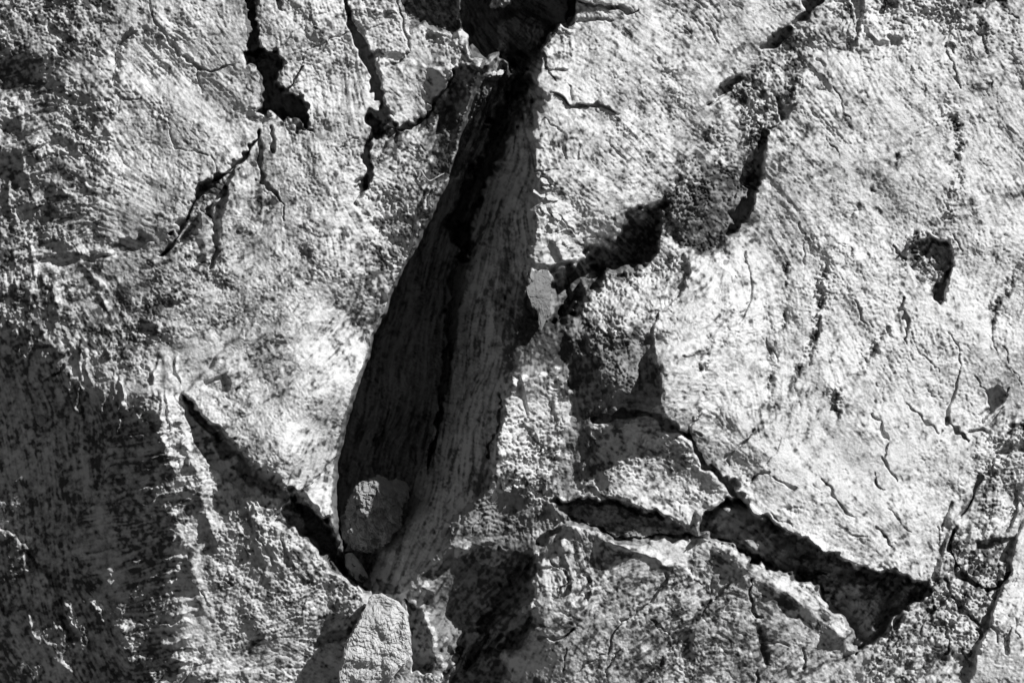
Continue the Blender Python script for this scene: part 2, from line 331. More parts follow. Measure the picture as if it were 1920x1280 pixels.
# ------------------------------------------------------------------ foot of the crevice
area([(640,1030),(700,1042),(740,1060),(752,1095),(740,1112),(700,1100),(688,1110),(660,1085),(640,1060)], -30, 6, tn=.2)
crack([(640,1000,14),(636,1030,18),(660,1075,20),(684,1104,14)], 50)
crack([(712,1088,8),(734,1096,14),(752,1108,8)], 24)
area([(762,1126),(790,1144),(806,1180),(815,1225),(806,1262),(780,1262),(774,1220),(768,1170)], -52, 5, tn=.2)
trail([(820,1110,30),(820,1160,34),(830,1200,26)], -.2, .8, -.2)
# ribbed hollow below the middle, shade added to its tone
area([(826,1052),(878,1036),(936,1036),(962,1040),(1004,1036),(996,1080),(990,1118),(1004,1160),(1000,1178),(968,1212),(936,1226),(932,1300),(820,1300),(850,1240),(800,1140),(800,1090)], -30, 26, rag=1.5, gr=.5, st=1.0, tn=.8)
crack([(1000,1050,26),(966,1096,26),(936,1146,20),(902,1196,16),(870,1250,10)], 44, soft=.6)
crack([(1000,1160,20),(975,1196,24),(942,1214,18)], 34, soft=.5)
crack([(862,1216,8),(842,1250,12),(830,1290,14)], 26); crack([(936,1192,20),(912,1216,14)], 18, soft=.8)
ridge([(960,1110,24),(955,1150,26),(980,1180,18)], 12); ridge([(850,1120,20),(900,1100,26),(930,1070,16)], 8)
ridge([(884,1205,12),(860,1245,14)], 8); ridge([(820,1075,8),(880,1055,8),(930,1050,6)], 6)
edge([(1003,1036),(996,1080),(990,1120),(1003,1160),(1000,1176),(968,1212),(934,1226)], 18, 70, 1, sw=2.5, taper=.08)
ridge([(996,1120,7),(1004,1150,8),(1006,1172,7)], 8)
crack([(1008,1198,6),(1030,1199,11),(1050,1192,9),(1076,1176,4)], 14)
crack([(1040,1050,5),(1060,1066,8),(1068,1084,7),(1050,1100,4)], 14, soft=.5)
crack([(1002,1066,4),(1024,1068,8),(1044,1060,6)], 14)
edge([(1100,1056),(1114,1080),(1113,1112)], 16, 26, -1); crack([(1104,1072,8),(1108,1100,14),(1104,1120,8)], 12)
ridge([(1052,985,9),(1064,1030,12),(1076,1070,12),(1078,1110,10)], 12); ridge([(1052,1000,7),(1056,1026,7),(1066,1048,6)], 8)
ridge([(996,1110,9),(1012,1090,9),(1030,1110,9)], 6)
blob(H, 1040, 1090, 22, 30, 0, -8); blob(H, 1045, 1150, 26, 18, 0, -6); blob(TN,1040,1120,30,50,0,.3)
edge([(935,1280),(945,1240),(968,1226),(1000,1232)], 8, 30, -1)
crack([(1058,1215,3),(1055,1240,6),(1053,1262,3)], 8); crack([(1086,1262,2),(1110,1240,4),(1140,1225,3)], 7)
crack([(880,1000,3),(884,985,5),(915,960,4)], 7)
for q in ((950,985,60,26,0),(900,920,22,44,0),(1000,940,30,30,0),(940,900,20,20,0)): blob(TN, *q, .9); blob(GR, *q, .6); blob(H, *q, -6)
ridge([(858,1036,6),(880,1024,8),(930,1010,10),(945,990,8)], 9); ridge([(938,928,4),(945,948,5)], 9)
edge([(846,1042),(880,1034),(936,1034),(975,1040)], 8, 22, 1)

area([(925,530),(985,520),(1040,560),(1090,600),(1120,660),(1110,720),(1060,730),(1000,705),(945,715),(930,660)], -3, 20, tn=.6, rag=3)  # slope facing away from the sun, shade put into its tone
# shelf with pale crumbly front right of the crevice
edge([(926,716),(938,745),(946,780),(938,802),(924,832),(920,862)], 14, 60, 1, sw=2.5)
crack([(936,735,5),(944,770,10),(944,790,12),(934,812,10),(924,836,9),(922,856,5)], 26)
area([(945,712),(990,706),(1040,700),(1066,730),(1062,800),(1050,860),(1000,940),(935,920),(925,850),(944,800)], 5, 8, gr=1.2, tn=.2)
edge([(982,735),(984,712),(1010,700),(1045,706)], 12, 24, -1); crack([(976,700,6),(978,740,12),(990,770,6)], 12, soft=.7)
crack([(1030,755,4),(1045,790,8),(1046,806,4)], 9); crack([(1000,815,6),(1018,835,7),(1010,850,5)], 9)
area([(1060,640),(1130,634),(1200,624),(1228,640),(1236,700),(1240,742),(1228,770),(1180,776),(1120,786),(1080,800),(1064,740)], -18, 60, rag=1.5, gr=.7, st=.8, tn=.8)  # shade of the plate edge painted into the hollow's tone
area([(1128,735),(1180,738),(1238,742),(1240,770),(1200,778),(1130,784)], 5, 8, gr=.35, tn=-.25)
area([(930,560),(1000,590),(1040,610),(1080,640),(1060,690),(990,690),(950,700),(925,640)], -6, 10, gr=1.0, tn=.85)  # same slope, its shade darkened further in tone
area([(930,540),(985,552),(1010,590),(980,600),(935,570)], -12, 10, tn=.25)
# loose torn scales on the right rim
area([(1040,450),(1052,442),(1080,452),(1104,470),(1110,492),(1090,500),(1064,498),(1050,485)], 14, 7, gr=.7, tn=-.3)
for pts in ([(1012,330),(1030,336),(1042,356)], [(1000,360),(1020,352),(1040,362)], [(1030,400),(1052,408),(1066,424)], [(1045,430),(1068,428),(1088,440)], [(1060,460),(1084,452),(1104,468)], [(1100,452),(1120,446),(1134,458)]):
    edge(pts, 10, 14, 1, sw=2); crack([(p[0]+1, p[1]-3, 4) for p in pts], 8)
crack([(1004,322,3),(1024,321,5),(1050,319,3)], 10); crack([(1082,322,2),(1100,321,3),(1108,320,2)], 6)
for k in range(7):
    x = 1016+k*12
    if k % 2 == 0: ridge([(x+14+5*math.sin(k*2),232+3*k,4),(x,262,7),(x+4+4*math.sin(k*3),296,6),(x+2,318-k*3,4)], 5)
edge([(1022,190),(1040,172),(1066,192),(1096,190),(1130,197),(1168,214)], 13, 50, 1, sw=2)
crack([(1030,172,3),(1046,176,6),(1066,194,6),(1098,192,9),(1130,199,8),(1150,206,4)], 14)
crack([(1012,226,3),(1030,234,5),(1052,246,6)], 7, soft=.6)
edge([(1034,62),(1052,46),(1070,56),(1082,62)], 12, 30, -1); area([(1030,62),(1052,46),(1078,60),(1080,100),(1070,130),(1030,128),(1020,100)], 3, 5, lip=6, gr=.6)
crack([(1018,112,2),(1030,130,4),(1040,150,3)], 8); crack([(1054,150,2),(1072,166,4),(1074,182,3)], 8)
crack([(1088,2,5),(1112,8,7),(1140,18,7),(1170,22,5),(1196,20,3)], 14); edge([(1084,-4),(1130,10),(1160,16),(1196,18)], 9, 30, 1)
crack([(1086,44,6),(1120,40,5),(1150,44,3)], 10)

# ------------------------------------------------------------------ gully, its shadow also put into the tone, and crumbly saddle on the right
area([(1244,368),(1228,382),(1196,404),(1160,430),(1126,456),(1106,490),(1060,512),(1040,530),(1040,600),(1070,584),(1094,556),(1106,526),(1150,506),(1206,494),(1222,470),(1226,440),(1236,410)], -84, 20, gr=1.8, tn=.5, rag=1.5)
area([(1036,512),(1106,484),(1130,500),(1112,540),(1080,590),(1040,606)], -46, 22, gr=1.2, tn=.6, rag=1.2)
area([(1120,462),(1180,424),(1220,440),(1200,490),(1140,506),(1110,500)], -26, 16, gr=1.2, tn=.5, rag=1)
area([(1110,520),(1160,508),(1215,500),(1262,480),(1300,490),(1310,560),(1240,590),(1228,630),(1160,650),(1110,630),(1090,580)], 4, 10, gr=1.5, tn=.3)
area([(1545,0),(1600,-20),(1600,90),(1520,100),(1480,190),(1440,250),(1425,330),(1380,430),(1330,480),(1280,470),(1240,440),(1240,400),(1235,370),(1290,300),(1345,200),(1400,140),(1440,90)], -12, 14, gr=1.15, st=.3, tn=.6)
for q in ((1300,440,60,34,0),(1330,380,44,34,0),(1290,260,36,30,30),(1340,462,30,12,10),(1250,390,26,30,30),(1500,120,40,20,-40)): blob(TN, *q, .45); blob(H, *q, -6)
crack([(1545,-14,20),(1512,16,22),(1486,44,16)], 60); crack([(1478,56,13),(1452,68,20),(1428,83,9)], 50)
crack([(1388,148,12),(1372,162,20),(1352,176,18),(1330,196,7)], 46, soft=.4); crack([(1398,162,9),(1412,168,8)], 12)
edge([(1548,-20),(1510,12),(1484,40),(1428,78),(1390,142),(1330,190),(1300,230)], 7, 60, -1, sw=3)
area([(1452,184),(1464,194),(1472,202),(1492,196),(1480,210),(1470,222),(1460,212)], -26, 4)
crack([(1470,214,8),(1462,228,4),(1450,242,3)], 14)
crack([(1441,250,7),(1428,296,18),(1412,340,24),(1394,392,28),(1380,420,20),(1368,434,8)], 34, soft=.3)
edge([(1445,240),(1436,300),(1418,360),(1396,420)], 12, 60, 1, sw=3)
trail([(1320,470,20),(1350,470,14),(1366,476,8)], .5, .5, .4); crack([(1344,480,3),(1362,506,4),(1376,526,3)], 8)
area([(1290,474),(1345,478),(1372,520),(1360,590),(1330,640),(1322,700),(1300,790),(1282,806),(1246,776),(1240,744),(1243,720),(1232,684),(1228,632),(1240,590),(1280,560),(1300,520)], 10, 5, gr=.3, st=.9, lip=6, lw=16)
edge([(1228,632),(1231,680),(1242,720),(1239,746),(1246,774),(1284,806)], 14, 40, 1, sw=2)
crack([(1118,788,7),(1158,787,11),(1184,779,13),(1206,776,15),(1240,783,18),(1266,794,16),(1290,812,13)], 46)
crack([(1290,812,10),(1304,846,12),(1322,868,16),(1348,890,18),(1366,908,26),(1384,930,26)], 46)
edge([(1120,794),(1160,792),(1210,786),(1250,796),(1284,818),(1300,850),(1330,880),(1350,904)], 8, 40, -1)
crack([(1282,663,6),(1300,662,7),(1314,661,4)], 10)

# ------------------------------------------------------------------ big right plate: scars, trails, pits
area([(1560,300),(1680,90),(1940,60),(1940,700),(1868,730),(1810,820),(1836,890),(1790,1000),(1735,1088),(1684,1080),(1590,1044),(1452,986),(1404,936),(1366,906),(1322,868),(1293,812),(1322,700),(1340,600),(1400,480)], 0, 20, gr=.24, st=.42, tn=-.22)
area([(300,60),(440,120),(470,240),(400,330),(300,440),(220,420),(215,240),(240,120)], 0, 30, gr=.26, tn=-.12)
area([(1060,120),(1250,80),(1330,190),(1240,320),(1130,430),(1060,360),(1100,240)], 0, 30, tn=-.12)
area([(430,480),(560,430),(560,560),(480,640),(430,600)], 0, 30, tn=-.15); area([(400,740),(520,720),(600,800),(590,900),(520,860)], 0, 30, tn=-.1)
crack([(1398,468,3),(1402,500,5),(1407,540,7),(1403,562,8),(1396,590,7),(1390,608,3)], 9)
trail([(1372,586,10),(1356,612,16),(1358,640,14),(1352,660,8)], .6, .6, .35)
trail([(1330,636,14),(1322,690,20),(1320,740,18),(1306,772,14),(1298,790,10),(1293,815,8)], .55, .8, .4)
crack([(1316,772,3),(1300,795,5),(1293,814,5)], 10); crack([(1304,812,3),(1320,823,5)], 8)
trail([(1480,500,10),(1474,560,12),(1468,612,10)], .45, .6, .3); crack([(1479,490,2),(1479,508,3)], 5)
trail([(1434,634,8),(1444,690,16),(1440,724,18),(1446,756,10)], .5, .8, .35); crack([(1434,632,5),(1440,652,5),(1458,668,3),(1459,684,2)], 7)
trail([(1450,760,8),(1428,790,14),(1420,806,16)], .4, .6, .3); crack([(1418,800,4),(1394,828,5),(1372,850,7),(1362,868,5)], 12)
trail([(1545,490,12),(1540,530,18),(1535,590,10),(1528,640,18),(1520,680,18)], .35, .8, .35)
trail([(1664,618,8),(1640,650,14),(1618,680,18),(1592,718,14),(1570,746,16),(1566,784,12),(1548,812,16),(1530,846,12)], .35, .8, .3)
trail([(1500,700,18),(1486,730,18),(1500,760,14)], .3, .7, .35); trail([(1520,750,10),(1520,800,12)], .2, .5, .25)
crack([(1599,558,2),(1610,582,5),(1617,602,5),(1628,616,2)], 8); crack([(1630,604,2),(1640,618,3)], 5)
crack([(1696,556,6),(1694,580,7),(1703,600,10),(1706,612,7),(1700,630,3),(1700,644,2)], 13)
crack([(1570,452,2),(1596,472,3)], 5); crack([(1584,454,3),(1598,474,3)], 5); crack([(1500,424,3),(1504,460,3),(1512,490,3)], 5)
# knot scar
area([(1702,474),(1718,458),(1745,450),(1776,458),(1783,476),(1780,500),(1772,530),(1766,562),(1758,558),(1750,544),(1736,532),(1718,532),(1712,508),(1704,496)], -42, 7, gr=1.3, tn=.8)
crack([(1742,462,8),(1728,480,10),(1712,500,5)], 16); crack([(1778,504,9),(1768,532,14),(1762,562,12)], 34); crack([(1748,458,8),(1776,462,9)], 18)
ridge([(1750,512,12),(1736,522,10)], 5)
trail([(1720,440,10),(1708,470,18),(1700,500,16)], .2, .9, .4); trail([(1750,440,8),(1735,446,12)], .3, .7, .3)
crack([(1672,461,3),(1684,471,6),(1696,481,5)], 12); crack([(1786,436,2),(1796,458,4),(1803,478,2)], 8)
crack([(1780,624,2),(1792,644,5),(1798,656,5),(1796,690,3),(1788,720,6),(1782,744,5),(1774,762,6),(1780,784,5)], 10)
crack([(1778,784,6),(1788,800,11),(1800,812,13),(1810,822,8)], 24)
crack([(1728,668,3),(1742,684,6),(1750,704,2)], 8); crack([(1724,728,2),(1744,742,3)], 5)
crack([(1696,750,2),(1718,772,3),(1740,794,4),(1762,809,4),(1772,802,2)], 8)
crack([(1640,722,2),(1654,734,2)], 4)
area([(1846,732),(1868,724),(1884,742),(1876,756),(1862,768),(1850,776),(1842,794),(1836,774),(1848,758)], -34, 4, tn=.2)
crack([(1828,704,2),(1840,718,2),(1850,730,3)], 6); crack([(1884,738,4),(1892,730,3)], 10); crack([(1812,810,5),(1836,804,8),(1850,812,4)], 14)
crack([(1890,690,2),(1902,706,3),(1914,724,3)], 6); crack([(1880,650,2),(1886,662,3),(1882,684,4)], 6)
trail([(1902,500,12),(1888,548,12),(1872,566,16),(1864,600,10),(1860,626,18)], .25, .8, .35); crack([(1866,610,2),(1862,630,3),(1868,658,2)], 6)
trail([(1830,560,9),(1834,568,8)], .5, .7, .3); crack([(1640,778,3),(1652,800,6),(1658,818,8),(1660,850,4)], 10)
crack([(1648,724,1.6),(1655,745,2)], 4); trail([(1646,782,8),(1642,760,6)], .2, .5, .2)
# upper right
crack([(1612,-20,14),(1613,24,18),(1606,48,12),(1598,70,6)], 22); crack([(1648,-20,10),(1658,0,14),(1659,22,12)], 20)
area([(1624,30),(1650,34),(1664,52),(1660,80),(1640,84),(1622,64)], 12, 10, gr=.5, tn=-.3)
crack([(1662,70,14),(1676,82,14)], 14, soft=.5); crack([(1530,110,10),(1544,116,12)], 9, soft=.8); crack([(1680,40,6),(1694,50,4)], 8)
crack([(1772,76,5),(1776,100,7),(1788,118,9),(1792,134,5),(1802,154,3),(1807,168,2)], 12)
crack([(1770,80,4),(1790,80,5),(1788,92,3)], 10)
crack([(1746,136,2),(1744,118,4),(1758,110,3)], 6); edge([(1744,114),(1790,106),(1856,86)], 4, 40, -1)
crack([(1838,58,3),(1848,78,6),(1857,100,3)], 9); crack([(1888,30,5),(1908,38,4)], 10)
area([(1740,-60),(1900,-60),(1915,20),(1900,60),(1840,64),(1760,66),(1740,30)], -3, 16, gr=1.1, tn=.2)
area([(1560,-60),(1740,-60),(1740,60),(1700,110),(1640,110),(1600,90)], 0, 16, gr=1.05, tn=0)
trail([(1846,24,30),(1872,22,34)], .3, .6, .5); trail([(1840,4,24),(1880,2,20)], .3, .5, .4)
for dy in (0, 9): ridge([(1716,256+dy,3),(1736,240+dy,4),(1766,228+dy,4)], 4)
trail([(1784,224,18),(1804,256,18),(1796,300,12),(1796,330,14),(1782,370,16),(1782,410,12)], .2, .8, .35)
trail([(1700,276,10),(1706,282,8)], .6, .7, .3); trail([(1684,298,12),(1682,312,8)], .6, .7, .4); trail([(1640,340,14),(1636,360,12)], .3, .6, .3)
trail([(1612,392,12),(1624,386,10),(1600,404,8)], .5, .6, .3); trail([(1830,170,10),(1850,160,12),(1820,210,8)], .3, .5, .25)
crack([(1546,262,4),(1560,278,7),(1566,292,6)], 9); crack([(1530,160,3),(1548,170,4)], 6); crack([(1502,150,4),(1508,168,5)], 6); crack([(1566,162,2),(1582,190,4),(1594,222,3)], 6)
crack([(1330,40,3),(1344,62,4),(1356,80,2)], 6); crack([(1282,50,3),(1300,66,3)], 6)
# lower part of the plate
crack([(1450,893,2),(1470,903,5),(1490,917,7)], 10); crack([(1546,900,2),(1558,920,5),(1570,948,5),(1584,962,4),(1598,969,2)], 9)
crack([(1653,850,5),(1668,872,6),(1686,896,2)], 10); crack([(1636,884,5),(1638,902,9),(1644,912,8),(1656,918,3)], 15)
crack([(1664,956,2),(1690,978,3)], 5); crack([(1638,985,3),(1656,998,5),(1674,1026,3)], 9); crack([(1440,962,6),(1458,974,8),(1482,986,5)], 8, soft=.6)
crack([(1596,1002,3),(1622,1006,3)], 7); trail([(1462,956,10),(1486,962,12),(1494,956,6)], .3, .5, .2); crack([(1526,908,2),(1536,920,3)], 5)
crack([(1400,900,3),(1420,888,5),(1440,884,5)], 8); trail([(1380,905,10),(1410,892,12)], .3, .5, .3)
crack([(1700,982,3),(1710,992,3)], 5)

# ------------------------------------------------------------------ lower right chasm
CH = [(1362,928),(1404,936),(1430,964),(1452,986),(1490,1004),(1520,1026),(1546,1034),(1590,1044),(1620,1060),(1650,1074),(1684,1080),(1702,1090),(1735,1088),(1740,1104),(1708,1132),(1690,1154),(1668,1160),(1654,1188),(1626,1216),(1606,1226),(1600,1198),(1580,1160),(1546,1136),(1530,1100),(1480,1076),(1450,1074),(1420,1056),(1386,1030),(1340,1005),(1300,1000),(1310,960),(1340,940)]
area(CH, -120, 7, rag=.9, gr=1.3, st=.8, tn=.1)
w_ = win(CH, 40); H[w_] += sm(sdf(CH, w_)/20)*(22*np.abs(noise(34)[w_]) + 11*np.abs(noise(13)[w_]) - 8)
area([(1306,960),(1362,930),(1402,938),(1430,966),(1460,1006),(1420,1034),(1380,1024),(1340,1002),(1306,1000)], 48, 14, gr=.9)
area([(1570,1080),(1650,1084),(1665,1130),(1640,1180),(1610,1210),(1600,1170)], 8, 20)
crack([(1408,1040,6),(1430,1056,14),(1444,1066,8)], 40); crack([(1460,1074,8),(1500,1084,12),(1516,1086,10),(1545,1078,6)], 36); crack([(1540,1100,8),(1560,1114,12),(1568,1136,6)], 26)
edge([(1366,906),(1384,930),(1404,936),(1430,964),(1452,986),(1490,1004),(1520,1026),(1590,1044),(1650,1074),(1684,1080),(1704,1090),(1740,1088)], 18, 70, 1, sw=2.5, taper=.03)
crack([(1676,1150,16),(1682,1172,10)], 20); blob(H, 1690, 1125, 18, 22, 0, 26)
# lit bevel of the lower plate
edge([(1306,1000),(1340,1007),(1384,1032),(1420,1058),(1450,1076),(1482,1078),(1530,1103),(1546,1138),(1580,1162),(1600,1200),(1606,1228)], 12, 60, -1, sw=3, taper=.04)
ridge([(1320,1008,24),(1366,1034,24),(1410,1074,28),(1470,1108,30),(1520,1142,30),(1560,1178,26),(1590,1210,16)], 14, calm=True)
area([(1332,1022),(1366,1044),(1402,1084),(1460,1122),(1510,1158),(1552,1192),(1590,1226),(1560,1300),(1250,1300),(1280,1120),(1292,1056)], -3, 16, gr=.3, tn=.55)  # face greyed in tone for its tilt away from the light
area([(1052,980),(1084,990),(1130,1014),(1180,1024),(1232,1048),(1276,1070),(1290,1110),(1250,1300),(950,1300),(1000,1220),(1060,1180)], 0, 14, gr=.3, st=.8, tn=.45)  # plate face greyed in tone as if turned from the sun
# crescent hollow
area([(1028,936),(1062,934),(1120,932),(1182,945),(1240,966),(1272,990),(1282,1002),(1300,1004),(1240,1016),(1170,1018),(1112,994),(1060,968)], -44, 6, rag=.6, gr=1.0, tn=.5)
edge([(1020,930),(1062,934),(1120,932),(1182,945),(1240,966),(1276,994)], 10, 50, 1, sw=2.5)
crack([(1036,940,5),(1080,938,9),(1130,938,10),(1184,950,9),(1240,970,8)], 22); crack([(1056,964,5),(1104,986,9),(1150,1004,9),(1200,1004,5),(1232,1004,4),(1290,1006,7)], 24)
edge([(1052,977),(1084,986),(1130,1010),(1180,1020),(1232,1044),(1290,1072),(1330,1092)], 10, 30, -1, sw=3)
ridge([(1054,980,12),(1100,998,18),(1150,1018,16),(1200,1030,12),(1270,1062,12)], 14, calm=True)
crack([(1280,1005,7),(1330,1000,6),(1360,1010,7),(1390,1030,7)], 26)
area([(1002,1012),(1022,1000),(1050,984),(1046,998),(1026,1016),(1006,1018)], -16, 5); crack([(1000,1015,8),(1026,1010,10),(1048,990,6)], 16)
ridge([(1024,938,5),(1046,956,6),(1060,966,4)], 9)
area([(1110,800),(1210,796),(1260,806),(1296,850),(1350,905),(1340,930),(1300,990),(1240,962),(1180,940),(1140,930),(1090,900)], 5, 6, gr=.6, lip=4)
blob(TN, 1100, 900, 60, 40, 0, .5); blob(TN, 1240, 850, 50, 26, 30, .45); blob(TN, 1130, 860, 30, 40, 0, .4); blob(TN, 1100, 830, 40, 30, 0, .4)
# cracks of the lower plates
crack([(1256,1080,9),(1240,1104,11),(1228,1124,9),(1212,1138,8),(1190,1152,7),(1168,1166,8),(1152,1184,7),(1146,1204,5),(1134,1232,4)], 13)
crack([(1226,1164,2),(1244,1182,4),(1260,1196,3)], 7); crack([(1150,1044,8),(1140,1056,6),(1132,1062,3)], 9)
edge([(1146,1036),(1190,1030),(1240,1046)], -5, 24, -1)
trail([(1270,1190,12),(1262,1210,18),(1240,1250,16)], .3, .6, .4); crack([(1162,1218,3),(1145,1240,4),(1140,1262,3)], 7)
crack([(1414,1088,3),(1412,1110,6),(1416,1134,7),(1424,1146,9),(1436,1150,4)], 14); edge([(1380,1078),(1400,1076),(1420,1094)], 6, 20, -1)
crack([(1372,1082,5),(1364,1104,6),(1350,1118,4),(1330,1134,3),(1312,1150,3)], 9); crack([(1336,1086,2),(1338,1110,3)], 6)
trail([(1330,1130,10),(1300,1160,12),(1284,1190,14),(1286,1230,12)], .35, .6, .4); crack([(1508,1210,3),(1510,1230,4),(1508,1250,3)], 8)
trail([(1424,1160,14),(1434,1200,20),(1428,1240,16)], .3, .6, .45); crack([(1430,1206,4),(1450,1202,5),(1480,1206,3)], 7); crack([(1398,1180,2),(1418,1190,3)], 5)
crack([(1416,1252,4),(1416,1290,6)], 9); trail([(1466,1130,24),(1480,1150,22)], .2, .2, .3); trail([(1540,1180,16),(1560,1200,14)], .1, .3, .2)
crack([(1300,1070,2),(1306,1088,3),(1320,1096,2)], 5)
# rope-like ridge and knobs at the right
edge([(1836,894),(1816,930),(1800,970),(1788,1000),(1790,1040),(1770,1068),(1762,1100),(1748,1130)], 14, 40, -1, sw=3)
crack([(1836,890,8),(1822,918,12),(1812,944,9),(1802,968,5)], 22); crack([(1782,938,4),(1774,960,8),(1768,990,3)], 10); crack([(1760,986,4),(1758,1020,5)], 8)
ridge([(1796,930,10),(1786,980,12),(1776,1030,12),(1758,1080,14),(1724,1128,18),(1680,1186,18),(1630,1250,20),(1590,1300,20)], 12)
ridge([(1762,1090,8),(1730,1120,8),(1700,1140,6)], 7); crack([(1690,1190,3),(1660,1225,4),(1630,1262,4)], 7); crack([(1740,1150,3),(1730,1190,3)], 7)
area([(1798,990),(1830,970),(1900,975),(1900,1010),(1896,1060),(1874,1092),(1846,1104),(1818,1086),(1796,1066),(1786,1040)], 4, 8, gr=.95, tn=.25)
area([(1836,1016),(1858,1012),(1880,1010),(1904,1000),(1900,1040),(1886,1056),(1856,1052),(1842,1040)], -22, 8, tn=.2)  # shade among the knobs, sunk and darkened in tone
crack([(1790,1000,12),(1786,1030,10),(1792,1058,12),(1806,1078,14),(1828,1092,14),(1848,1104,12),(1872,1098,10),(1890,1076,8)], 44)
crack([(1772,1080,10),(1780,1104,12),(1762,1130,12),(1745,1148,10)], 20); crack([(1784,1112,6),(1800,1128,10),(1814,1148,12),(1832,1170,14),(1838,1196,10)], 22)
crack([(1784,1176,3),(1782,1200,7),(1776,1226,6)], 12); crack([(1840,1170,18),(1850,1150,12)], 18, soft=.6)
area([(1906,1000),(1930,960),(2220,940),(2220,1580),(1800,1580),(1820,1280),(1840,1204),(1862,1130),(1890,1086),(1900,1040)], 12, 8, gr=.3, tn=-.2)
edge([(1906,996),(1900,1040),(1890,1086),(1862,1130),(1842,1204),(1820,1290)], 14, 40, 1, sw=4)
crack([(1858,1176,5),(1866,1186,9),(1872,1202,3)], 10); crack([(1892,1176,4),(1888,1200,10),(1890,1224,10)], 10); crack([(1902,1160,4),(1910,1200,4)], 6)
crack([(1808,1226,4),(1820,1240,8),(1816,1250,5)], 12)
crack([(1900,1070,2),(1908,1080,3),(1904,1096,2)], 5); crack([(1868,846,8),(1890,844,14),(1930,838,16)], 26); crack([(1898,806,10),(1930,810,12)], 16)
area([(1820,820),(1850,800),(1880,770),(1940,760),(1940,960),(1880,970),(1830,960),(1840,890)], 0, 16, gr=1.1, tn=.15)
crack([(1904,920,8),(1900,960,14),(1890,990,8)], 18); crack([(1846,800,3),(1866,780,5),(1880,762,3)], 8); crack([(1863,858,3),(1862,890,2)], 7)
area([(1640,1230),(1700,1160),(1770,1110),(1830,1180),(1820,1300),(1600,1300)], 0, 14, gr=1.15, tn=.05)
for q in ((1700,1245,18,22,0),(1780,1240,36,14,-8),(1735,1250,10,20,0),(1720,1205,12,8,0)): blob(H, *q, -16); blob(TN, *q, .4)
area([(1740,1110),(1790,990),(1850,960),(1900,980),(1890,1086),(1850,1160),(1830,1280),(1700,1290),(1640,1260)], 0, 20, gr=1.2, tn=.4, rag=2)
blob(TN, 1080, 1110, 40, 60, 0, .35); blob(GR, 1080, 1110, 40, 60, 0, .3)
for q in ((1880,60,60,60,0),(60,60,70,60,0),(60,350,70,60,0)): blob(GR, *q, .3)

# darker, rougher left edge of the frame and generic country outside it
area([(-300,-300),(190,-300),(200,100),(185,300),(190,430),(300,500),(300,700),(150,660),(-300,640)], 0, 40, gr=.75, st=.9, tn=.45)
for k in range(60):
    a, b = rng.uniform(-250, 2180), rng.uniform(-250, 1530)
    if -110 < a < 2030 and -110 < b < 1390: continue
    th = rng.uniform(0, 6.28); L = rng.uniform(15, 38)
    crack([(a, b, 4), (a+L*math.cos(th), b+L*math.sin(th), rng.uniform(6, 18)), (a+2*L*math.cos(th+.5), b+2*L*math.sin(th+.5), 3)])

# ------------------------------------------------------------------ fibre grain, flowing along a direction field
AN = [(50,80,-25),(60,250,-20),(60,380,-15),(150,250,50),(120,60,45),(300,60,50),(330,250,45),(250,380,30),(120,480,-15),(60,560,80),(120,620,70),(200,560,60),(330,540,-20),
 (480,500,-35),(560,620,-45),(450,700,-20),(560,780,-55),(600,880,-70),(560,420,80),(600,250,80),(620,100,80),(540,30,80),(700,380,60),(780,150,45),(760,300,-60),
 (100,900,85),(60,1050,80),(200,1000,-10),(300,900,-10),(320,1050,-12),(320,1200,-12),(150,1200,60),(450,1000,70),(450,1150,-15),(560,1150,-25),(560,1230,35),(520,1050,60),
 (880,250,-65),(820,450,-70),(760,600,-75),(700,750,-78),(680,880,-80),(950,350,-70),(900,550,-80),(880,700,-82),(850,850,-75),(800,1000,-65),(980,450,80),
 (1100,100,26),(1150,150,42),(1250,60,30),(1300,100,50),(1180,300,40),(1100,350,35),(1200,250,42),(1040,280,70),(1350,60,52),(1250,180,48),(1150,400,40),
 (1420,250,50),(1560,200,58),(1600,150,55),(1540,300,55),(1480,400,50),(1620,350,45),(1700,150,46),(1750,250,50),(1850,150,60),(1850,350,62),(1700,450,60),
 (1280,620,-22),(1290,560,-40),(1280,700,5),(1400,560,80),(1400,700,80),(1520,600,75),(1620,560,60),(1750,620,70),(1880,500,-70),(1500,760,-70),(1650,720,60),(1560,850,40),
 (1450,900,35),(1600,950,40),(1720,980,60),(1800,960,-75),(1700,880,60),(1700,1180,-55),(1640,1240,-50),(1880,1180,-72),(1850,900,-70),
 (1200,600,30),(1120,700,85),(1180,700,85),(1000,800,80),(1000,900,80),(1180,760,-10),(1200,860,30),(1180,960,20),(1280,900,45),
 (900,1120,-45),(940,1180,-55),(860,1230,-60),(1080,1040,70),(1150,1100,-15),(1220,1060,-10),(1100,1180,-50),(1200,1200,-35),(1050,1250,-80),(1320,1100,-30),(1400,1150,30),(1450,1240,-40),(1520,1140,42),(1360,1050,40),
 (1400,1000,40),(1560,1080,20),(1640,1150,-50),(720,1180,-60),(800,1150,-60)]
def ang_field():
    k = 8; xs = ux[::k]; ys = vy[::k]; gx, gy = np.meshgrid(xs, ys)
    c = np.zeros_like(gx); s = np.zeros_like(gx)
    for x, y, a in AN:
        w = 1/(((gx-x)**2+(gy-y)**2)/900+1)**2
        c += w*math.cos(2*math.radians(a)); s += w*math.sin(2*math.radians(a))
    th = .5*np.arctan2(s, c); return np.cos(2*th), np.sin(2*th), k, len(xs), len(ys)
for q in ((1290,60,70,60,0),(1340,130,40,50,0),(1180,290,60,40,0),(1560,200,70,90,0),(1480,380,50,60,0),(60,300,80,100,0),(250,420,60,60,0),(270,60,60,90,0),(1280,620,40,50,0)): blob(ST, *q, .6)
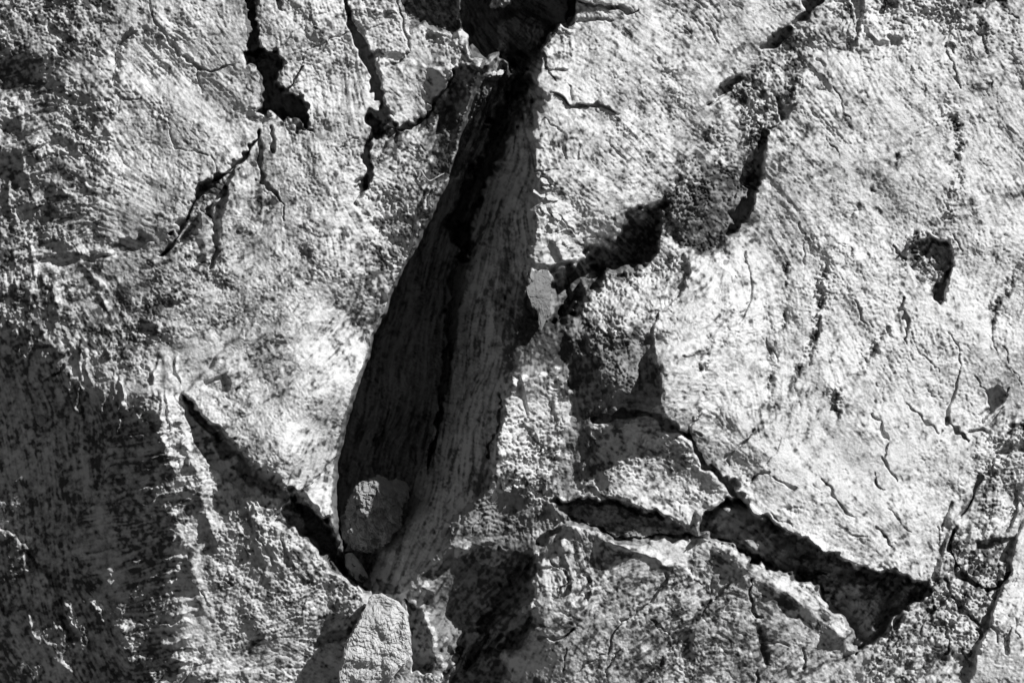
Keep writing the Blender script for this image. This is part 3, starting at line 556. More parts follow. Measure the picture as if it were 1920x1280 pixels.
c2, s2, kk, nxs, nys = ang_field()
ii = np.minimum(np.arange(NX)//kk, nxs-1); jj = np.minimum(np.arange(NY)//kk, nys-1)
C2 = blur1(c2[jj][:, ii].astype(np.float32), 10); S2 = blur1(s2[jj][:, ii].astype(np.float32), 10)
th = .5*np.arctan2(S2, C2) + .08*nC + .06*mA
cx, sy = np.cos(th).astype(np.float32), np.sin(th).astype(np.float32)
I0, J0 = np.meshgrid(np.arange(NX, dtype=np.float32), np.arange(NY, dtype=np.float32))
def lic(src, steps, st):
    out = src.copy(); n = 1
    for sgn in (1, -1):
        x, y = I0.copy(), J0.copy(); px, py = cx*sgn, sy*sgn
        for _ in range(steps):
            x += px*st; y += py*st
            i = np.clip(x, 0, NX-1).astype(np.int32); j = np.clip(y, 0, NY-1).astype(np.int32)
            out += src[j, i]; n += 1
            ax, ay = cx[j, i], sy[j, i]; fl = np.sign(ax*px+ay*py); px, py = ax*fl, ay*fl
    return out/n
g1 = blur1(rng.standard_normal((NY, NX)).astype(np.float32), 1)
L1 = lic(g1, 9, 1.3); L1 /= L1.std()
L2 = lic(noise(5.5), 13, 2.6); L2 = blur1(L2, 1); L2 /= L2.std()
g2 = blur1(rng.standard_normal((NY, NX)).astype(np.float32), 1); g2 /= g2.std()
g3 = noise(5.2); g4 = noise(10.5); g5 = noise(24)
patch = np.clip(.75 + .45*noise(70) + .3*noise(25), .1, 2.0)
patch2 = np.clip(.9 + .4*noise(90) + .35*g5, .25, 2.0)
L3 = lic(noise(15), 18, 4.0); L3 /= L3.std()
H += ST*(.7*patch*L1 + .7*patch*L2 + 2.1*np.clip(patch*patch2, .1, 1.5)*L3)
# thin exfoliated layers: ledges with scalloped edges
tq = (nt1 + .55*nt2 + .25*mB + .12*fB)*1.5; fl_ = np.floor(tq); RG = blur1(np.clip(GR/.42, .3, 1.5), 6); H += 2.0*RG*np.clip(patch, .2, 1.3)*(fl_ + sm((tq-fl_)/.10))
tq = (noise(30) + .5*noise(11) + .25*fA)*1.4; fl_ = np.floor(tq); H += .9*RG*patch2*(fl_ + sm((tq-fl_)/.16))
g16 = noise(17); flip = np.tanh(1.6*noise(34)-.3); cr1 = (np.abs(g3) - .8)*flip; cr2 = np.clip(g4, -1.2, 1.6)
g25 = noise(3.3)
crum = 1.15*g2 + 1.1*g16*np.clip(GR-.3, 0, 1) + .22*(np.abs(noise(7.5))-.8)*-1 + .55*g25 + 1.0*cr1*np.clip(.6+.5*g4, .1, 1.6) + 1.0*cr2 + .5*np.abs(g25)*cr2
H += (.10 + GR*patch2)*crum*1.15
# fine checking: thin wandering cracks
fn = noise(34) + .45*noise(13); fm = noise(80)
H -= 2.4*np.exp(-(fn/.035)**2)*(fm > .35)*np.clip(.5+fA, 0, 1)
fn2 = noise(24) + .4*noise(9); H -= 2.0*np.exp(-(fn2/.03)**2)*(noise(60) > .7)
# pits
pit = np.clip(noise(8) - 1.55, 0, 1.2); H -= 3.4*pit*np.clip(.4+.8*GR, 0, 1.2)

# outer rim of the built surface sinks back to the trunk behind
fr = np.minimum(np.minimum(U-X0, X1-U), np.minimum(V-Y0, Y1-V))
H -= 90*(1-sm(fr/60))

# weathering (own mottling plus shade painted into the tone, 0 pale .. 1 dark)
n9, n4, n22 = noise(11), noise(4.2), noise(26)
L_w = blur1((w_in > .2).astype(np.float32), 4)
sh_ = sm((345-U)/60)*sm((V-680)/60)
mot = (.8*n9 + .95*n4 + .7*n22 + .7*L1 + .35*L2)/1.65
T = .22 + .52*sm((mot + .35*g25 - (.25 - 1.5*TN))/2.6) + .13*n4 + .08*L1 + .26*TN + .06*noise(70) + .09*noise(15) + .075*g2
T = T*(1-.25*sh_) + .2*sh_ + .10*np.minimum(TN, 0)*sh_*2  # shaded flank darkened in its tone
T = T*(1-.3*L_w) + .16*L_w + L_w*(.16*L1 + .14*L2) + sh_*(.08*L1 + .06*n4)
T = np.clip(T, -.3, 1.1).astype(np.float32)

# ------------------------------------------------------------------ materials
def new_mat(name, c_pale, c_dark, bump=.5, rough=.72, spec=.35, attr=True, scale=1.0):
    m = bpy.data.materials.new(name); m.use_nodes = True; nt = m.node_tree; N = nt.nodes; K = nt.links
    b = N['Principled BSDF']; b.inputs['Roughness'].default_value = rough; b.inputs['Specular IOR Level'].default_value = spec
    tc = N.new('ShaderNodeTexCoord')
    n1 = N.new('ShaderNodeTexNoise'); n1.inputs['Scale'].default_value = 210*scale; n1.inputs['Detail'].default_value = 6; n1.inputs['Roughness'].default_value = .7
    n2 = N.new('ShaderNodeTexNoise'); n2.inputs['Scale'].default_value = 46*scale; n2.inputs['Detail'].default_value = 5; n2.inputs['Roughness'].default_value = .65
    for n in (n1, n2): K.new(tc.outputs['Object'], n.inputs['Vector'])
    def mth(op, a, b_):
        q = N.new('ShaderNodeMath'); q.operation = op
        for i, v in enumerate((a, b_)):
            if isinstance(v, (int, float)): q.inputs[i].default_value = v
            else: K.new(v, q.inputs[i])
        return q.outputs[0]
    f = mth('MULTIPLY', mth('SUBTRACT', n1.outputs['Fac'], .5), .9)
    f = mth('ADD', f, mth('MULTIPLY', mth('SUBTRACT', n2.outputs['Fac'], .5), .8))
    if attr:
        at = N.new('ShaderNodeAttribute'); at.attribute_name = 'weather_shade'; f = mth('ADD', f, at.outputs['Fac'])
    else: f = mth('ADD', f, .35)
    r = N.new('ShaderNodeValToRGB'); r.color_ramp.elements[0].color = (*[c_pale]*3, 1); r.color_ramp.elements[1].color = (*[c_dark]*3, 1)
    r.color_ramp.elements[0].position = .05; r.color_ramp.elements[1].position = .95
    K.new(f, r.inputs[0]); K.new(r.outputs[0], b.inputs['Base Color'])
    bp = N.new('ShaderNodeBump'); bp.inputs['Strength'].default_value = bump; bp.inputs['Distance'].default_value = .0045/scale
    K.new(n1.outputs['Fac'], bp.inputs['Height']); K.new(bp.outputs[0], b.inputs['Normal'])
    return m
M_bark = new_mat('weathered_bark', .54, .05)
M_wall = new_mat('shade_wall_bark', .34, .05)  # bark darkened to carry wall shade; unused
M_ribs = new_mat('ribbed_shade_bark', .43, .06)  # bark darkened so the right crevice wall carries painted shade
M_deep = new_mat('deep_shade_bark', .17, .03)  # near-black tone, the left wall's shade painted into the colour
M_dark = new_mat('hollow_shade_bark', .14, .03)  # dark tone painting shade into the recesses
M_hol = new_mat('half_shade_bark', .32, .04)  # dimmed bark, shade painted into cheek, chasm and splinter
M_shade = new_mat('shade_toned_bark', .25, .03)  # darkened bark colour, painted in mostly for shade
M_chunk = new_mat('broken_bark', .36, .05, attr=False)
M_wedge = new_mat('broken_pale_bark', .62, .14, attr=False)
M_trunk = new_mat('trunk_bark', .5, .1, attr=False, scale=.5, bump=1)

# ------------------------------------------------------------------ pieces of the bark
L = np.zeros((NY, NX), np.int16)
PARTS = [('bark_plate', None, M_bark)]
rag = 9*noise(26) + 7*noise(12) + 4*noise(5.5)
def piece(name, poly, label=None, mat=None):
    PARTS.append((name, label, mat or M_bark)); w = win(poly, 30)
    L[w] = np.where(sdf(poly, w) > (rag[w] if name == 'shade_toned_bark' else 0), len(PARTS)-1, L[w])
def sub_idx(mask, name, label=None, mat=None):
    PARTS.append((name, label, mat or M_bark)); L[mask] = len(PARTS)-1
B = 400
piece('bark_plate', [(-B,-B),(256,-B),(262,40),(236,78),(212,130),(204,190),(205,250),(197,310),(215,400),(200,470),(80,488),(-B,500)])
piece('bark_plate', [(256,-B),(468,-B),(470,60),(470,100),(474,124),(495,208),(484,246),(440,308),(368,366),(296,486),(214,468),(215,400),(197,310),(205,250),(204,190),(212,130),(236,78),(262,40)])
piece('bark_plate', [(-B,500),(80,488),(200,470),(296,486),(300,560),(330,640),(342,738),(262,752),(168,736),(60,650),(-B,646)])
piece('bark_plate', [(468,-B),(648,-B),(660,46),(692,104),(702,150),(710,196),(702,246),(684,292),(688,340),(672,380),(600,400),(528,410),(506,350),(481,306),(484,246),(495,208),(576,222),(560,180),(528,118),(520,94),(470,98)])
piece('bark_plate', [(648,-B),(742,-B),(748,36),(766,76),(758,108),(712,98),(692,104),(660,46)])
piece('bark_plate', [(742,-B),(1070,-B),(1070,0),(1040,28),(862,22),(872,64),(884,104),(850,130),(758,120),(766,76),(748,36)])
piece('bark_plate', [(712,98),(758,108),(850,130),(840,150),(806,190),(790,216),(750,240),(722,228),(702,150),(692,104)])
piece('bark_plate', [(296,486),(368,366),(440,308),(481,306),(506,350),(528,410),(600,400),(672,380),(688,340),(684,292),(702,246),(750,240),(795,214),(840,150),(884,104),(945,100),(880,250),(842,330),(792,430),(738,540),(690,660),(645,790),(628,880),(624,1000),(606,966),(552,926),(470,868),(394,792),(342,738),(330,640),(300,560)])
piece('bark_plate', [(-B,646),(60,650),(168,736),(262,752),(342,738),(352,852),(384,960),(362,1050),(400,1180),(420,1700),(-B,1700),(-B,1110),(20,1090),(62,1064),(44,1022),(0,985),(-B,930)])
piece('bark_plate', [(-B,930),(0,985),(44,1022),(62,1064),(20,1090),(-B,1200)])
piece('bark_plate', [(342,738),(394,792),(470,868),(552,926),(606,966),(640,1050),(690,1110),(640,1180),(620,1700),(420,1700),(400,1180),(362,1050),(384,960),(352,852)])
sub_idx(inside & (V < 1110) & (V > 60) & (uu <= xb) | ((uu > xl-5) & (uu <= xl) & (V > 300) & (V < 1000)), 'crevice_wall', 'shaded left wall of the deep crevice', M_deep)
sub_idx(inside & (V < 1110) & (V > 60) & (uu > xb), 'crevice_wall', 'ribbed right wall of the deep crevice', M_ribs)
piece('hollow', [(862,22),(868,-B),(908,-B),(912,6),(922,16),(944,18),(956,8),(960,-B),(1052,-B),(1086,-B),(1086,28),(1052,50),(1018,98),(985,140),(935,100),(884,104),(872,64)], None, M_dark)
piece('bark_plate', [(1070,-B),(1560,-B),(1545,0),(1484,44),(1428,80),(1390,145),(1330,196),(1240,370),(1118,462),(1040,514),(1008,430),(1010,330),(1165,212),(1066,192),(1012,180),(1018,98),(1052,50),(1086,28)])
piece('bark_plate', [(1012,180),(1066,192),(1165,212),(1240,300),(1240,370),(1118,462),(1040,514),(1008,430),(1010,330)])
piece('bark_plate', [(1545,0),(1610,-B),(1600,70),(1520,100),(1470,200),(1440,250),(1412,340),(1380,430),(1372,520),(1300,490),(1240,590),(1228,630),(1160,650),(1040,620),(1040,514),(1118,462),(1240,370),(1330,196),(1390,145),(1428,80)])
piece('bark_plate', [(985,500),(1040,514),(1040,620),(1160,650),(1228,630),(1242,720),(1246,776),(1160,786),(1110,800),(1090,900),(1028,936),(1010,1036),(826,1052),(760,1110),(870,1000),(925,880),(945,790),(948,660)])
piece('bark_plate', [(1300,490),(1372,520),(1360,590),(1330,640),(1322,700),(1293,812),(1246,776),(1242,720),(1228,632),(1240,590)])
piece('bark_plate', [(1610,-B),(2700,-B),(2700,700),(1940,700),(1868,730),(1810,820),(1836,890),(1790,1000),(1735,1088),(1684,1080),(1590,1044),(1452,986),(1404,936),(1366,906),(1322,868),(1293,812),(1322,700),(1330,640),(1360,590),(1372,520),(1380,430),(1412,340),(1440,250),(1470,200),(1520,100),(1600,70)])
piece('bark_plate', [(1110,800),(1160,786),(1246,776),(1293,812),(1322,868),(1366,906),(1300,1002),(1240,966),(1182,945),(1120,932),(1028,936),(1090,900)])
piece('hollow', [(1028,936),(1120,932),(1182,945),(1240,966),(1300,1002),(1240,1016),(1170,1018),(1112,994),(1052,970)], None, M_shade)
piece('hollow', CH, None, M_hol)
piece('bark_plate', [(826,1052),(936,1036),(1004,1036),(990,1118),(1004,1160),(936,1226),(932,1700),(620,1700),(640,1180),(690,1110),(760,1110)])
piece('bark_plate', [(1010,1036),(1028,936),(1052,977),(1130,1010),(1232,1044),(1280,1066),(1250,1090),(1168,1166),(1134,1232),(1110,1700),(932,1700),(936,1226),(1004,1160),(990,1118),(1004,1036)])
piece('bark_plate', [(1280,1005),(1300,1002),(1340,1007),(1420,1058),(1480,1078),(1530,1103),(1600,1200),(1606,1226),(1560,1700),(1110,1700),(1134,1232),(1168,1166),(1250,1090),(1280,1066),(1232,1044),(1130,1010),(1052,977),(1170,1018)])
piece('bark_plate', [(1735,1088),(1790,1000),(1790,1060),(1770,1110),(1840,1204),(1800,1700),(1560,1700),(1606,1226),(1690,1150)])
piece('bark_plate', [(1790,1000),(1836,890),(1810,820),(1868,730),(1940,700),(2700,700),(2700,940),(1906,1000),(1890,1086),(1840,1204),(1770,1110),(1790,1060)])
piece('bark_plate', [(2700,940),(1906,1000),(1890,1086),(1840,1204),(1800,1700),(2700,1700)])
piece('shade_toned_bark', [(800,340),(812,230),(830,190),(848,140),(866,118),(905,125),(945,100),(957,122),(945,150),(905,125),(915,215),(880,250),(842,330)], 'fluted dark cheek at the upper left of the crevice', M_hol)  # the cheek's shade, put on as darker bark
piece('shade_toned_bark', [(826,1052),(878,1036),(936,1036),(1004,1036),(996,1080),(990,1118),(1004,1160),(1000,1178),(968,1212),(936,1226),(925,1700),(810,1700),(840,1230),(800,1140),(800,1090)], 'dark ribbed hollow below the middle', M_shade)  # the hollow's shade, put on as darker bark
piece('shade_toned_bark', [(948,556),(985,552),(1040,600),(1120,640),(1200,628),(1228,640),(1236,700),(1240,742),(1228,770),(1180,776),(1120,786),(1070,790),(1050,710),(985,700),(945,712),(930,640)], 'rough dark patch right of the crevice', M_shade)  # shaded slope painted with the darker bark tone
piece('shade_toned_bark', [(880,880),(925,870),(940,930),(1010,930),(1025,980),(1004,1034),(940,1030),(870,1030),(850,1000)], 'rough dark patch above the ribbed hollow', M_shade)
piece('shade_toned_bark', [(1250,400),(1300,350),(1340,300),(1400,360),(1412,420),(1370,470),(1300,478),(1262,450)], 'crumbly dark patch between the two short cast shadows', M_shade)
piece('shade_toned_bark', [(1058,700),(1125,770),(1128,800),(1100,860),(1085,932),(1030,934),(1052,860),(1062,790)], 'rough dark strip beside the pale crumbly shelf', M_shade)
piece('shade_toned_bark', [(925,540),(985,515),(1045,545),(1110,600),(1130,660),(1110,720),(1055,722),(1000,700),(950,705),(935,640)], 'dark mottled saddle under the peeling flake', M_shade)  # darker bark tone in place of shade on the saddle
piece('shade_toned_bark', [(744,-B),(850,-B),(858,10),(862,40),(850,72),(800,60),(770,68),(756,36)], 'shaded dark patch at the top edge', M_shade)  # shade at the top painted as darker bark
piece('shade_toned_bark', [(1244,372),(1228,384),(1196,408),(1160,434),(1126,460),(1106,494),(1060,514),(1040,530),(1040,600),(1070,584),(1094,556),(1106,526),(1150,506),(1206,494),(1222,470),(1226,440),(1236,410)], 'shadowed gully between two pale plates', M_shade)  # gully shadow painted with the darker bark tone
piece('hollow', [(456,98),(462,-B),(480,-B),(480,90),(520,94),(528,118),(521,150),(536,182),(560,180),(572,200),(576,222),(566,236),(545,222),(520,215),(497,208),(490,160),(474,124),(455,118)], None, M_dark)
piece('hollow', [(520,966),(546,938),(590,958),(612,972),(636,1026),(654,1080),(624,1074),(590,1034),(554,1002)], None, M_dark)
piece('knot_scar', [(1702,474),(1718,458),(1745,450),(1776,458),(1783,476),(1772,530),(1766,562),(1750,544),(1718,532)], None, M_bark)

# ------------------------------------------------------------------ meshes
def p3(u, v, h):
    """a bark point: frame position in thousandths, h = standing proud of the trunk face"""
    hh = h/1000.; k = (D-hh)/D
    return (u-960)/1000.*k, -hh, -(v-640)/1000.*k
def tag(o, label=None, cat=None, group=None, kind=None):
    for k, v in (('label', label), ('category', cat), ('group', group), ('kind', kind)):
        if v: o[k] = v
def link(name, me, mat, parent=None, loc=(0,0,0)):
    o = bpy.data.objects.new(name, me); sc.collection.objects.link(o); o.location = loc
    me.materials.clear(); me.materials.append(mat)
    if parent: o.parent = parent
    return o
trunk = bpy.data.objects.new('tree_trunk', None); sc.collection.objects.link(trunk)
trunk.location = (0, 0, -1.6)
tag(trunk, 'huge old tree trunk with cracked pale bark plates split by a deep dark crevice', 'tree trunk')

ci0, ci1 = int((-26-X0)/S), int((1946-X0)/S); cj0, cj1 = int((-26-Y0)/S), int((1306-Y0)/S)
ix = np.r_[np.arange(0, ci0, 5), np.arange(ci0, ci1), np.arange(ci1, NX, 5)]
iy = np.r_[np.arange(0, cj0, 5), np.arange(cj0, cj1), np.arange(cj1, NY, 5)]
Hs = H[np.ix_(iy, ix)]; Us = U[np.ix_(iy, ix)]; Vs = V[np.ix_(iy, ix)]; Ts = T[np.ix_(iy, ix)]; Ls = L[np.ix_(iy, ix)]
px, py, pz = p3(Us, Vs, Hs)
CO = np.stack([px, py, pz+1.6], -1).reshape(-1, 3).astype(np.float32)
ny_, nx_ = Hs.shape
idx = np.arange(ny_*nx_, dtype=np.int64).reshape(ny_, nx_)
Q = np.stack([idx[:-1, :-1], idx[1:, :-1], idx[1:, 1:], idx[:-1, 1:]], -1).reshape(-1, 4)
QG = Ls[:-1, :-1].copy()
for _ in range(400):                       # slivers between two plates go to the neighbouring plate
    if not (QG == 0).any(): break
    for ax, sh in ((0, 1), (0, -1), (1, 1), (1, -1)):
        r_ = np.roll(QG, sh, ax); QG = np.where(QG == 0, r_, QG)
for _ in range(6):                         # crumbs of one piece lost in another are absorbed
    n_ = [np.roll(QG, s_, a_) for a_ in (0, 1) for s_ in (1, -1)]
    for k_ in range(4):
        same = sum((m_ == n_[k_]).astype(np.int8) for m_ in n_)
        QG = np.where(same >= 3, n_[k_], QG)
cs = QG[::6, ::6]; comp = np.zeros(cs.shape, int); seen = {}; nc = 0    # a plate cut in two by another becomes two plates
for a_ in range(cs.shape[0]):
    for b_ in range(cs.shape[1]):
        if comp[a_, b_]: continue
        nc += 1; lab = cs[a_, b_]; st_ = [(a_, b_)]; comp[a_, b_] = nc; cnt = 0
        while st_:
            y_, x_ = st_.pop(); cnt += 1
            for y2, x2 in ((y_+1, x_), (y_-1, x_), (y_, x_+1), (y_, x_-1)):
                if 0 <= y2 < cs.shape[0] and 0 <= x2 < cs.shape[1] and not comp[y2, x2] and cs[y2, x2] == lab: comp[y2, x2] = nc; st_.append((y2, x2))
        if lab in seen and cnt > 25 and PARTS[lab][0] == 'bark_plate':
            PARTS.append(PARTS[lab]); big = np.kron((comp == nc).astype(np.int8), np.ones((6, 6), np.int8))[:QG.shape[0], :QG.shape[1]] > 0
            QG = np.where(big & (QG == lab), len(PARTS)-1, QG)
        elif cnt > 25: seen[lab] = 1
QL = QG.reshape(-1)
Tf = Ts.reshape(-1)
for k, (name, label, mat) in enumerate(PARTS):
    q = Q[QL == k]
    if len(q) < 60: continue
    used = np.zeros(len(CO), bool); used[q.reshape(-1)] = True
    mp = np.cumsum(used)-1; vi = np.nonzero(used)[0]
    me = bpy.data.meshes.new(name)
    me.vertices.add(len(vi)); me.vertices.foreach_set('co', CO[vi].reshape(-1))
    me.loops.add(len(q)*4); me.loops.foreach_set('vertex_index', mp[q].reshape(-1).astype(np.int32))
    me.polygons.add(len(q)); me.polygons.foreach_set('loop_start', np.arange(0, len(q)*4, 4, dtype=np.int32))
    me.update(calc_edges=True)
    at = me.attributes.new('weather_shade', 'FLOAT', 'POINT'); at.data.foreach_set('value', Tf[vi])
    o = link(name, me, mat, trunk)
    if label: o['label'] = label

# ------------------------------------------------------------------ loose pieces
from mathutils import noise as mn
def hat(u, v):
    return float(H[int((v-Y0)/S), int((u-X0)/S)])
def lump(name, poly, h, thick, mat, parent=None, tilt=(0, 0), rough=3.0, flat=.5, nr=26, na=84, seed=0, back=None, facets=0):
    """a solid piece of bark: outline poly, mid height h, front swelling thick, own back side"""
    cx_ = sum(p[0] for p in poly)/len(poly); cy_ = sum(p[1] for p in poly)/len(poly)
    def rad(a):
        dx, dy = math.cos(a), math.sin(a); best = 5
        for k in range(len(poly)):
            ax, ay = poly[k][0]-cx_, poly[k][1]-cy_; bx, by = poly[(k+1) % len(poly)][0]-cx_, poly[(k+1) % len(poly)][1]-cy_
            ex, ey = bx-ax, by-ay; den = dx*ey-dy*ex
            if abs(den) < 1e-6: continue
            t = (ax*ey-ay*ex)/den; q = (ax*dy-ay*dx)/den
            if t > 0 and -1e-6 <= q <= 1+1e-6: best = max(best, t)
        return best
    base = p3(cx_, cy_, h); vs = []; fs = []
    PLN = []; MX = [1]
    def put(dx, dy, z):
        for nv, dd in PLN:
            e = nv.x*dx/MX[0] + nv.y*dy/MX[0] + nv.z*z/thick - dd
            if e > 0: z -= e*thick/max(nv.z, .25)*.9
        P = Vector((dx*.05, dy*.05, z*.05+seed*7.3))
        n = abs(mn.noise(P*.45))*2.2 - .6 + mn.noise(P)*1.0 + mn.noise(P*2.7)*.5 + mn.noise(P*6)*.35 + mn.noise(P*15)*.22 + mn.noise(P*32)*.12
        m = mn.noise(P*.5+Vector((9, 3, 1)))
        q_ = mn.noise(P*3.3+Vector((2, 8, 5)))
        p = p3(cx_+dx+(m+q_*.8)*rough*.7, cy_+dy+(n+q_*.6)*rough*.6, h + z + n*rough + tilt[0]*dx + tilt[1]*dy)
        vs.append((p[0]-base[0], p[1]-base[1], p[2]-base[2]))
    R = [rad(2*math.pi*k/na) for k in range(na)]
    rr_ = random.Random(seed); MX[0] = max(R)
    PLN[:] = [(Vector((rr_.uniform(-1, 1), rr_.uniform(-1, 1), rr_.uniform(.1, 1.2))).normalized(), rr_.uniform(.5, .8)) for _ in range(facets)]
    for side in (1, -1):
        put(0, 0, side*(thick if side > 0 else (back or thick)))
        for r in range(1, nr+1):
            if side < 0 and r == nr: break
            f = math.sin(math.pi/2*r/nr)
            z = (max(0, 1-f**(2/flat)))**flat
            for k in range(na):
                a = 2*math.pi*k/na
                put(R[k]*f*math.cos(a), R[k]*f*math.sin(a), side*z*(thick if side > 0 else (back or thick)))
    F = 1
    for k in range(na): fs.append((0, F+(k+1) % na, F+k))
    for r in range(nr-1):
        for k in range(na):
            a = F+r*na; b = a+na; fs.append((a+k, a+(k+1) % na, b+(k+1) % na, b+k))
    Bc = 1+nr*na; G = Bc+1
    for k in range(na): fs.append((Bc, G+k, G+(k+1) % na))
    for r in range(nr-2):
        for k in range(na):
            a = G+r*na; b = a+na; fs.append((a+(k+1) % na, a+k, b+k, b+(k+1) % na))
    a = G+(nr-2)*na; b = F+(nr-1)*na
    for k in range(na): fs.append((a+(k+1) % na, a+k, b+k, b+(k+1) % na))
    me = bpy.data.meshes.new(name); me.from_pydata(vs, [], fs); me.update()
    loc = Vector(base)
    if parent: loc = loc - parent.location
    return link(name, me, mat, parent, loc)
o = lump('bark_chunk', [(668,912),(700,900),(748,895),(768,914),(766,934),(752,950),(748,988),(734,1002),(718,1026),(694,1033),(660,1027),(645,1010),(636,985),(641,962),(656,940)], -208, 66, M_chunk, rough=13, facets=14, flat=.42, nr=60, na=200, seed=1)
tag(o, 'rounded grey lump of bark wedged in the foot of the deep crevice', 'bark chunk', 'loose lumps of bark')
o = lump('bark_chunk', [(694,1117),(716,1112),(742,1124),(762,1144),(768,1180),(771,1228),(757,1246),(738,1262),(722,1300),(640,1320),(636,1260),(648,1205),(676,1160)], -60, 44, M_wedge, tilt=(.05, -.05), rough=5, facets=12, flat=.36, nr=60, na=200, seed=2)
tag(o, 'upright wedge of bark with a sunlit right edge, below the crevice foot', 'bark chunk', 'loose lumps of bark')
o = lump('bark_crumb', [(68,782),(78,777),(88,784),(86,796),(76,800),(69,794)], hat(77,788)+6, 11, M_chunk, rough=2, nr=12, na=30, seed=3)
tag(o, 'tiny sunlit bark crumb on the dark shaded flank at the left', 'bark crumb')
M_flake = new_mat('flake_bark', .2, .03, attr=False); M_scale = new_mat('scale_bark', .62, .2, attr=False)  # flake colour darkened to look as if in shade
o = lump('bark_flake', [(1000,500),(1022,501),(1031,520),(1034,545),(1031,588),(1022,604),(1014,622),(1009,604),(1008,586),(998,574),(988,548),(990,512)], hat(1012,560)+14, 8, M_flake, trunk, tilt=(-.5, .1), rough=3.5, facets=6, flat=.35, nr=30, na=90, seed=4)
o['label'] = 'pointed pale flake peeling off the rim of the crevice'
for k, (x, y, w_, h_, a, t) in enumerate(((1014,364,15,6,35,-.5),(1034,371,11,6,20,-.5),(1026,351,9,5,15,-.4),(1052,446,13,6,-10,-.3),(1042,404,12,5,40,-.4),(1020,392,9,4,60,-.4),(1022,340,10,4,30,-.5),(1036,424,9,4,15,-.4),(938,136,10,4,-20,-.4),(925,138,7,5,10,-.3))):
    c, s_ = math.cos(math.radians(a)), math.sin(math.radians(a))
    P = []
    for i in range(6):
        q = i*math.pi/3 + rng.uniform(-.35, .35); r_ = rng.uniform(.65, 1.25)
        P.append((x+r_*(w_*1.15*math.cos(q)*c-h_*math.sin(q)*s_), y+r_*(w_*1.15*math.cos(q)*s_+h_*math.sin(q)*c)))
    lump('bark_scale', P, hat(x, y)+5, 2.2, M_scale, trunk, tilt=(t*rng.uniform(.5, 1.3), -t*rng.uniform(.3, 1.2)), rough=2.4, flat=.3, nr=10, na=40, seed=10+k)
M_resin = new_mat('dry_fibre', .5, .2, attr=False)
def strand(name, pts, r, mat, parent=None):
    cu = [Vector(p3(x, y, h)) for x, y, h in pts]; o0 = cu[0].copy()
    dense = []
    for k in range(len(cu)-1):
        a, b = cu[max(k-1, 0)], cu[k]; c, d = cu[k+1], cu[min(k+2, len(cu)-1)]
        for q in range(5):
            t = q/5; dense.append(.5*((2*b)+(c-a)*t+(2*a-5*b+4*c-d)*t*t+(3*b-a-3*c+d)*t**3))
    dense.append(cu[-1]); vs = []; fs = []; n = 6
    for k, p in enumerate(dense):
        tg = (dense[min(k+1, len(dense)-1)]-dense[max(k-1, 0)]).normalized(); a = tg.cross(Vector((0, 1, .1))).normalized(); b = tg.cross(a)
        rr = r/1000*(1-.5*abs(2*k/len(dense)-1)**3)
        for q in range(n):
            w_ = 2*math.pi*q/n; vs.append(p-o0+rr*(a*math.cos(w_)+b*math.sin(w_)))
    for k in range(len(dense)-1):
        for q in range(n): fs.append((k*n+q, k*n+(q+1) % n, (k+1)*n+(q+1) % n, (k+1)*n+q))
    fs.append(tuple(range(n))[::-1]); fs.append(tuple((len(dense)-1)*n+q for q in range(n)))
    me = bpy.data.meshes.new(name); me.from_pydata([tuple(v) for v in vs], [], fs); me.update()
    return link(name, me, mat, parent, o0-(parent.location if parent else Vector()))
g = lambda x, y, d=5: (x, y, hat(x, y)+d)
o = strand('plant_fibre', [g(778,318,3), g(790,321,8), g(797,332,10), (806,339,hat(806,339)+12), (820,332,hat(806,339)+12), (832,326,hat(806,339)+10), (845,326,hat(806,339)+8)], 1.3, M_resin)
tag(o, 'thin pale curled fibre at the upper left rim of the crevice', 'fibre')
o = lump('bark_splinter', [(646,1036),(660,1034),(676,1056),(690,1084),(688,1098),(676,1096),(660,1078),(648,1058)], hat(668,1066)+6, 12, M_hol, tilt=(-.2, .3), rough=4, facets=5, nr=20, na=60, seed=5)
tag(o, 'short dim splinter lying in the dark gap under the wedged lump', 'splinter')
o = strand('bark_splinter', [g(446,724,3), g(456,715,10), g(466,706,12), g(474,699,14)], 1.5, M_resin)
tag(o, 'tiny pale splinter sticking out above the diagonal bark edge', 'splinter')

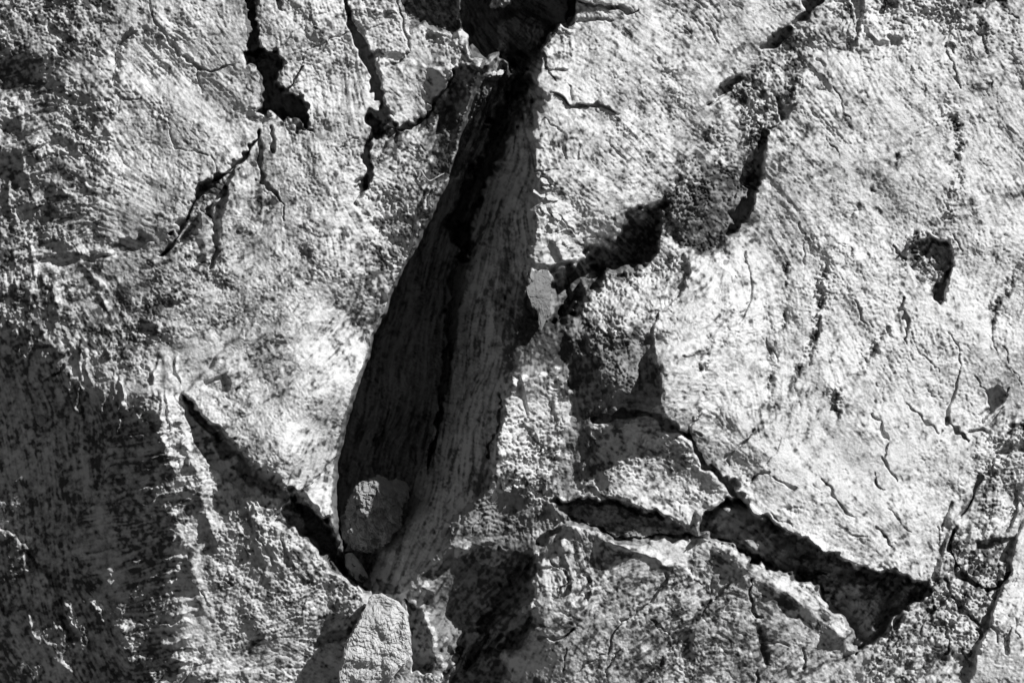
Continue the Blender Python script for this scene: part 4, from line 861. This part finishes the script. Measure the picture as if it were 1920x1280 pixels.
# ------------------------------------------------------------------ the rest of the trunk and the ground it stands on
vs = []; fs = []; R_ = 4.0
Hb = H
for _ in range(3): Hb = blur1(Hb, 6)
an = np.concatenate([np.arange(-.62, .62, .011), np.arange(.62, 2*math.pi-.62, .05)]); zz = np.arange(-1.7, 5.2, .045)
na, nz = len(an), len(zz)
for z in zz:
    for a in an:
        x = R_*math.sin(a); u, v = x*1000+960, 640-z*1000
        if abs(a) > 1.5: u = 1e5
        uc, vc = min(max(u, X0+70), X1-70), min(max(v, Y0+70), Y1-70)
        d = math.hypot(u-uc, v-vc)/1000
        hb = float(Hb[int((vc-Y0)/S), int((uc-X0)/S)]) + (uc-960)**2/8000.
        out = (max(0, 1-d/1.6)**2*(3-2*max(0, 1-d/1.6)))*hb/1000.
        P = Vector((math.cos(a)*9, math.sin(a)*9, z*.7))
        f = mn.noise(P*1.1)*.10 + (.5-abs(mn.noise(P*3.1)))*.10 + mn.noise(Vector((P.x*2.4, P.y*2.4, z*9)))*.025
        f = f*min(1, d/.35) - .02 + .5*math.exp(-(z+1.6)/.45)*(.7+.4*math.sin(5*a))*min(1, d/1.2)
        if d == 0: f = -.75
        r = R_ + out + f
        vs.append((r*math.sin(a), R_-r*math.cos(a), z+1.6))
for j in range(nz-1):
    for i in range(na): fs.append((j*na+i, j*na+(i+1) % na, (j+1)*na+(i+1) % na, (j+1)*na+i))
me = bpy.data.meshes.new('trunk'); me.from_pydata(vs, [], fs); me.update()
me.polygons.foreach_set('use_smooth', [True]*len(me.polygons)); link('trunk', me, M_trunk, trunk)
M_g = new_mat('earth', .06, .03, attr=False, scale=.1)
vs = []; fs = []; n = 60
for j in range(n+1):
    for i in range(n+1):
        x = ((i/n*2-1)**3)*120; y = ((j/n*2-1)**3)*120
        vs.append((x, y, mn.noise(Vector((x*.4, y*.4, 0)))*.06))
for j in range(n):
    for i in range(n): a = j*(n+1)+i; fs.append((a, a+1, a+n+2, a+n+1))
me = bpy.data.meshes.new('ground'); me.from_pydata(vs, [], fs); me.update()
o = link('ground', me, M_g, None, (0, 0, -1.6)); tag(o, kind='structure')
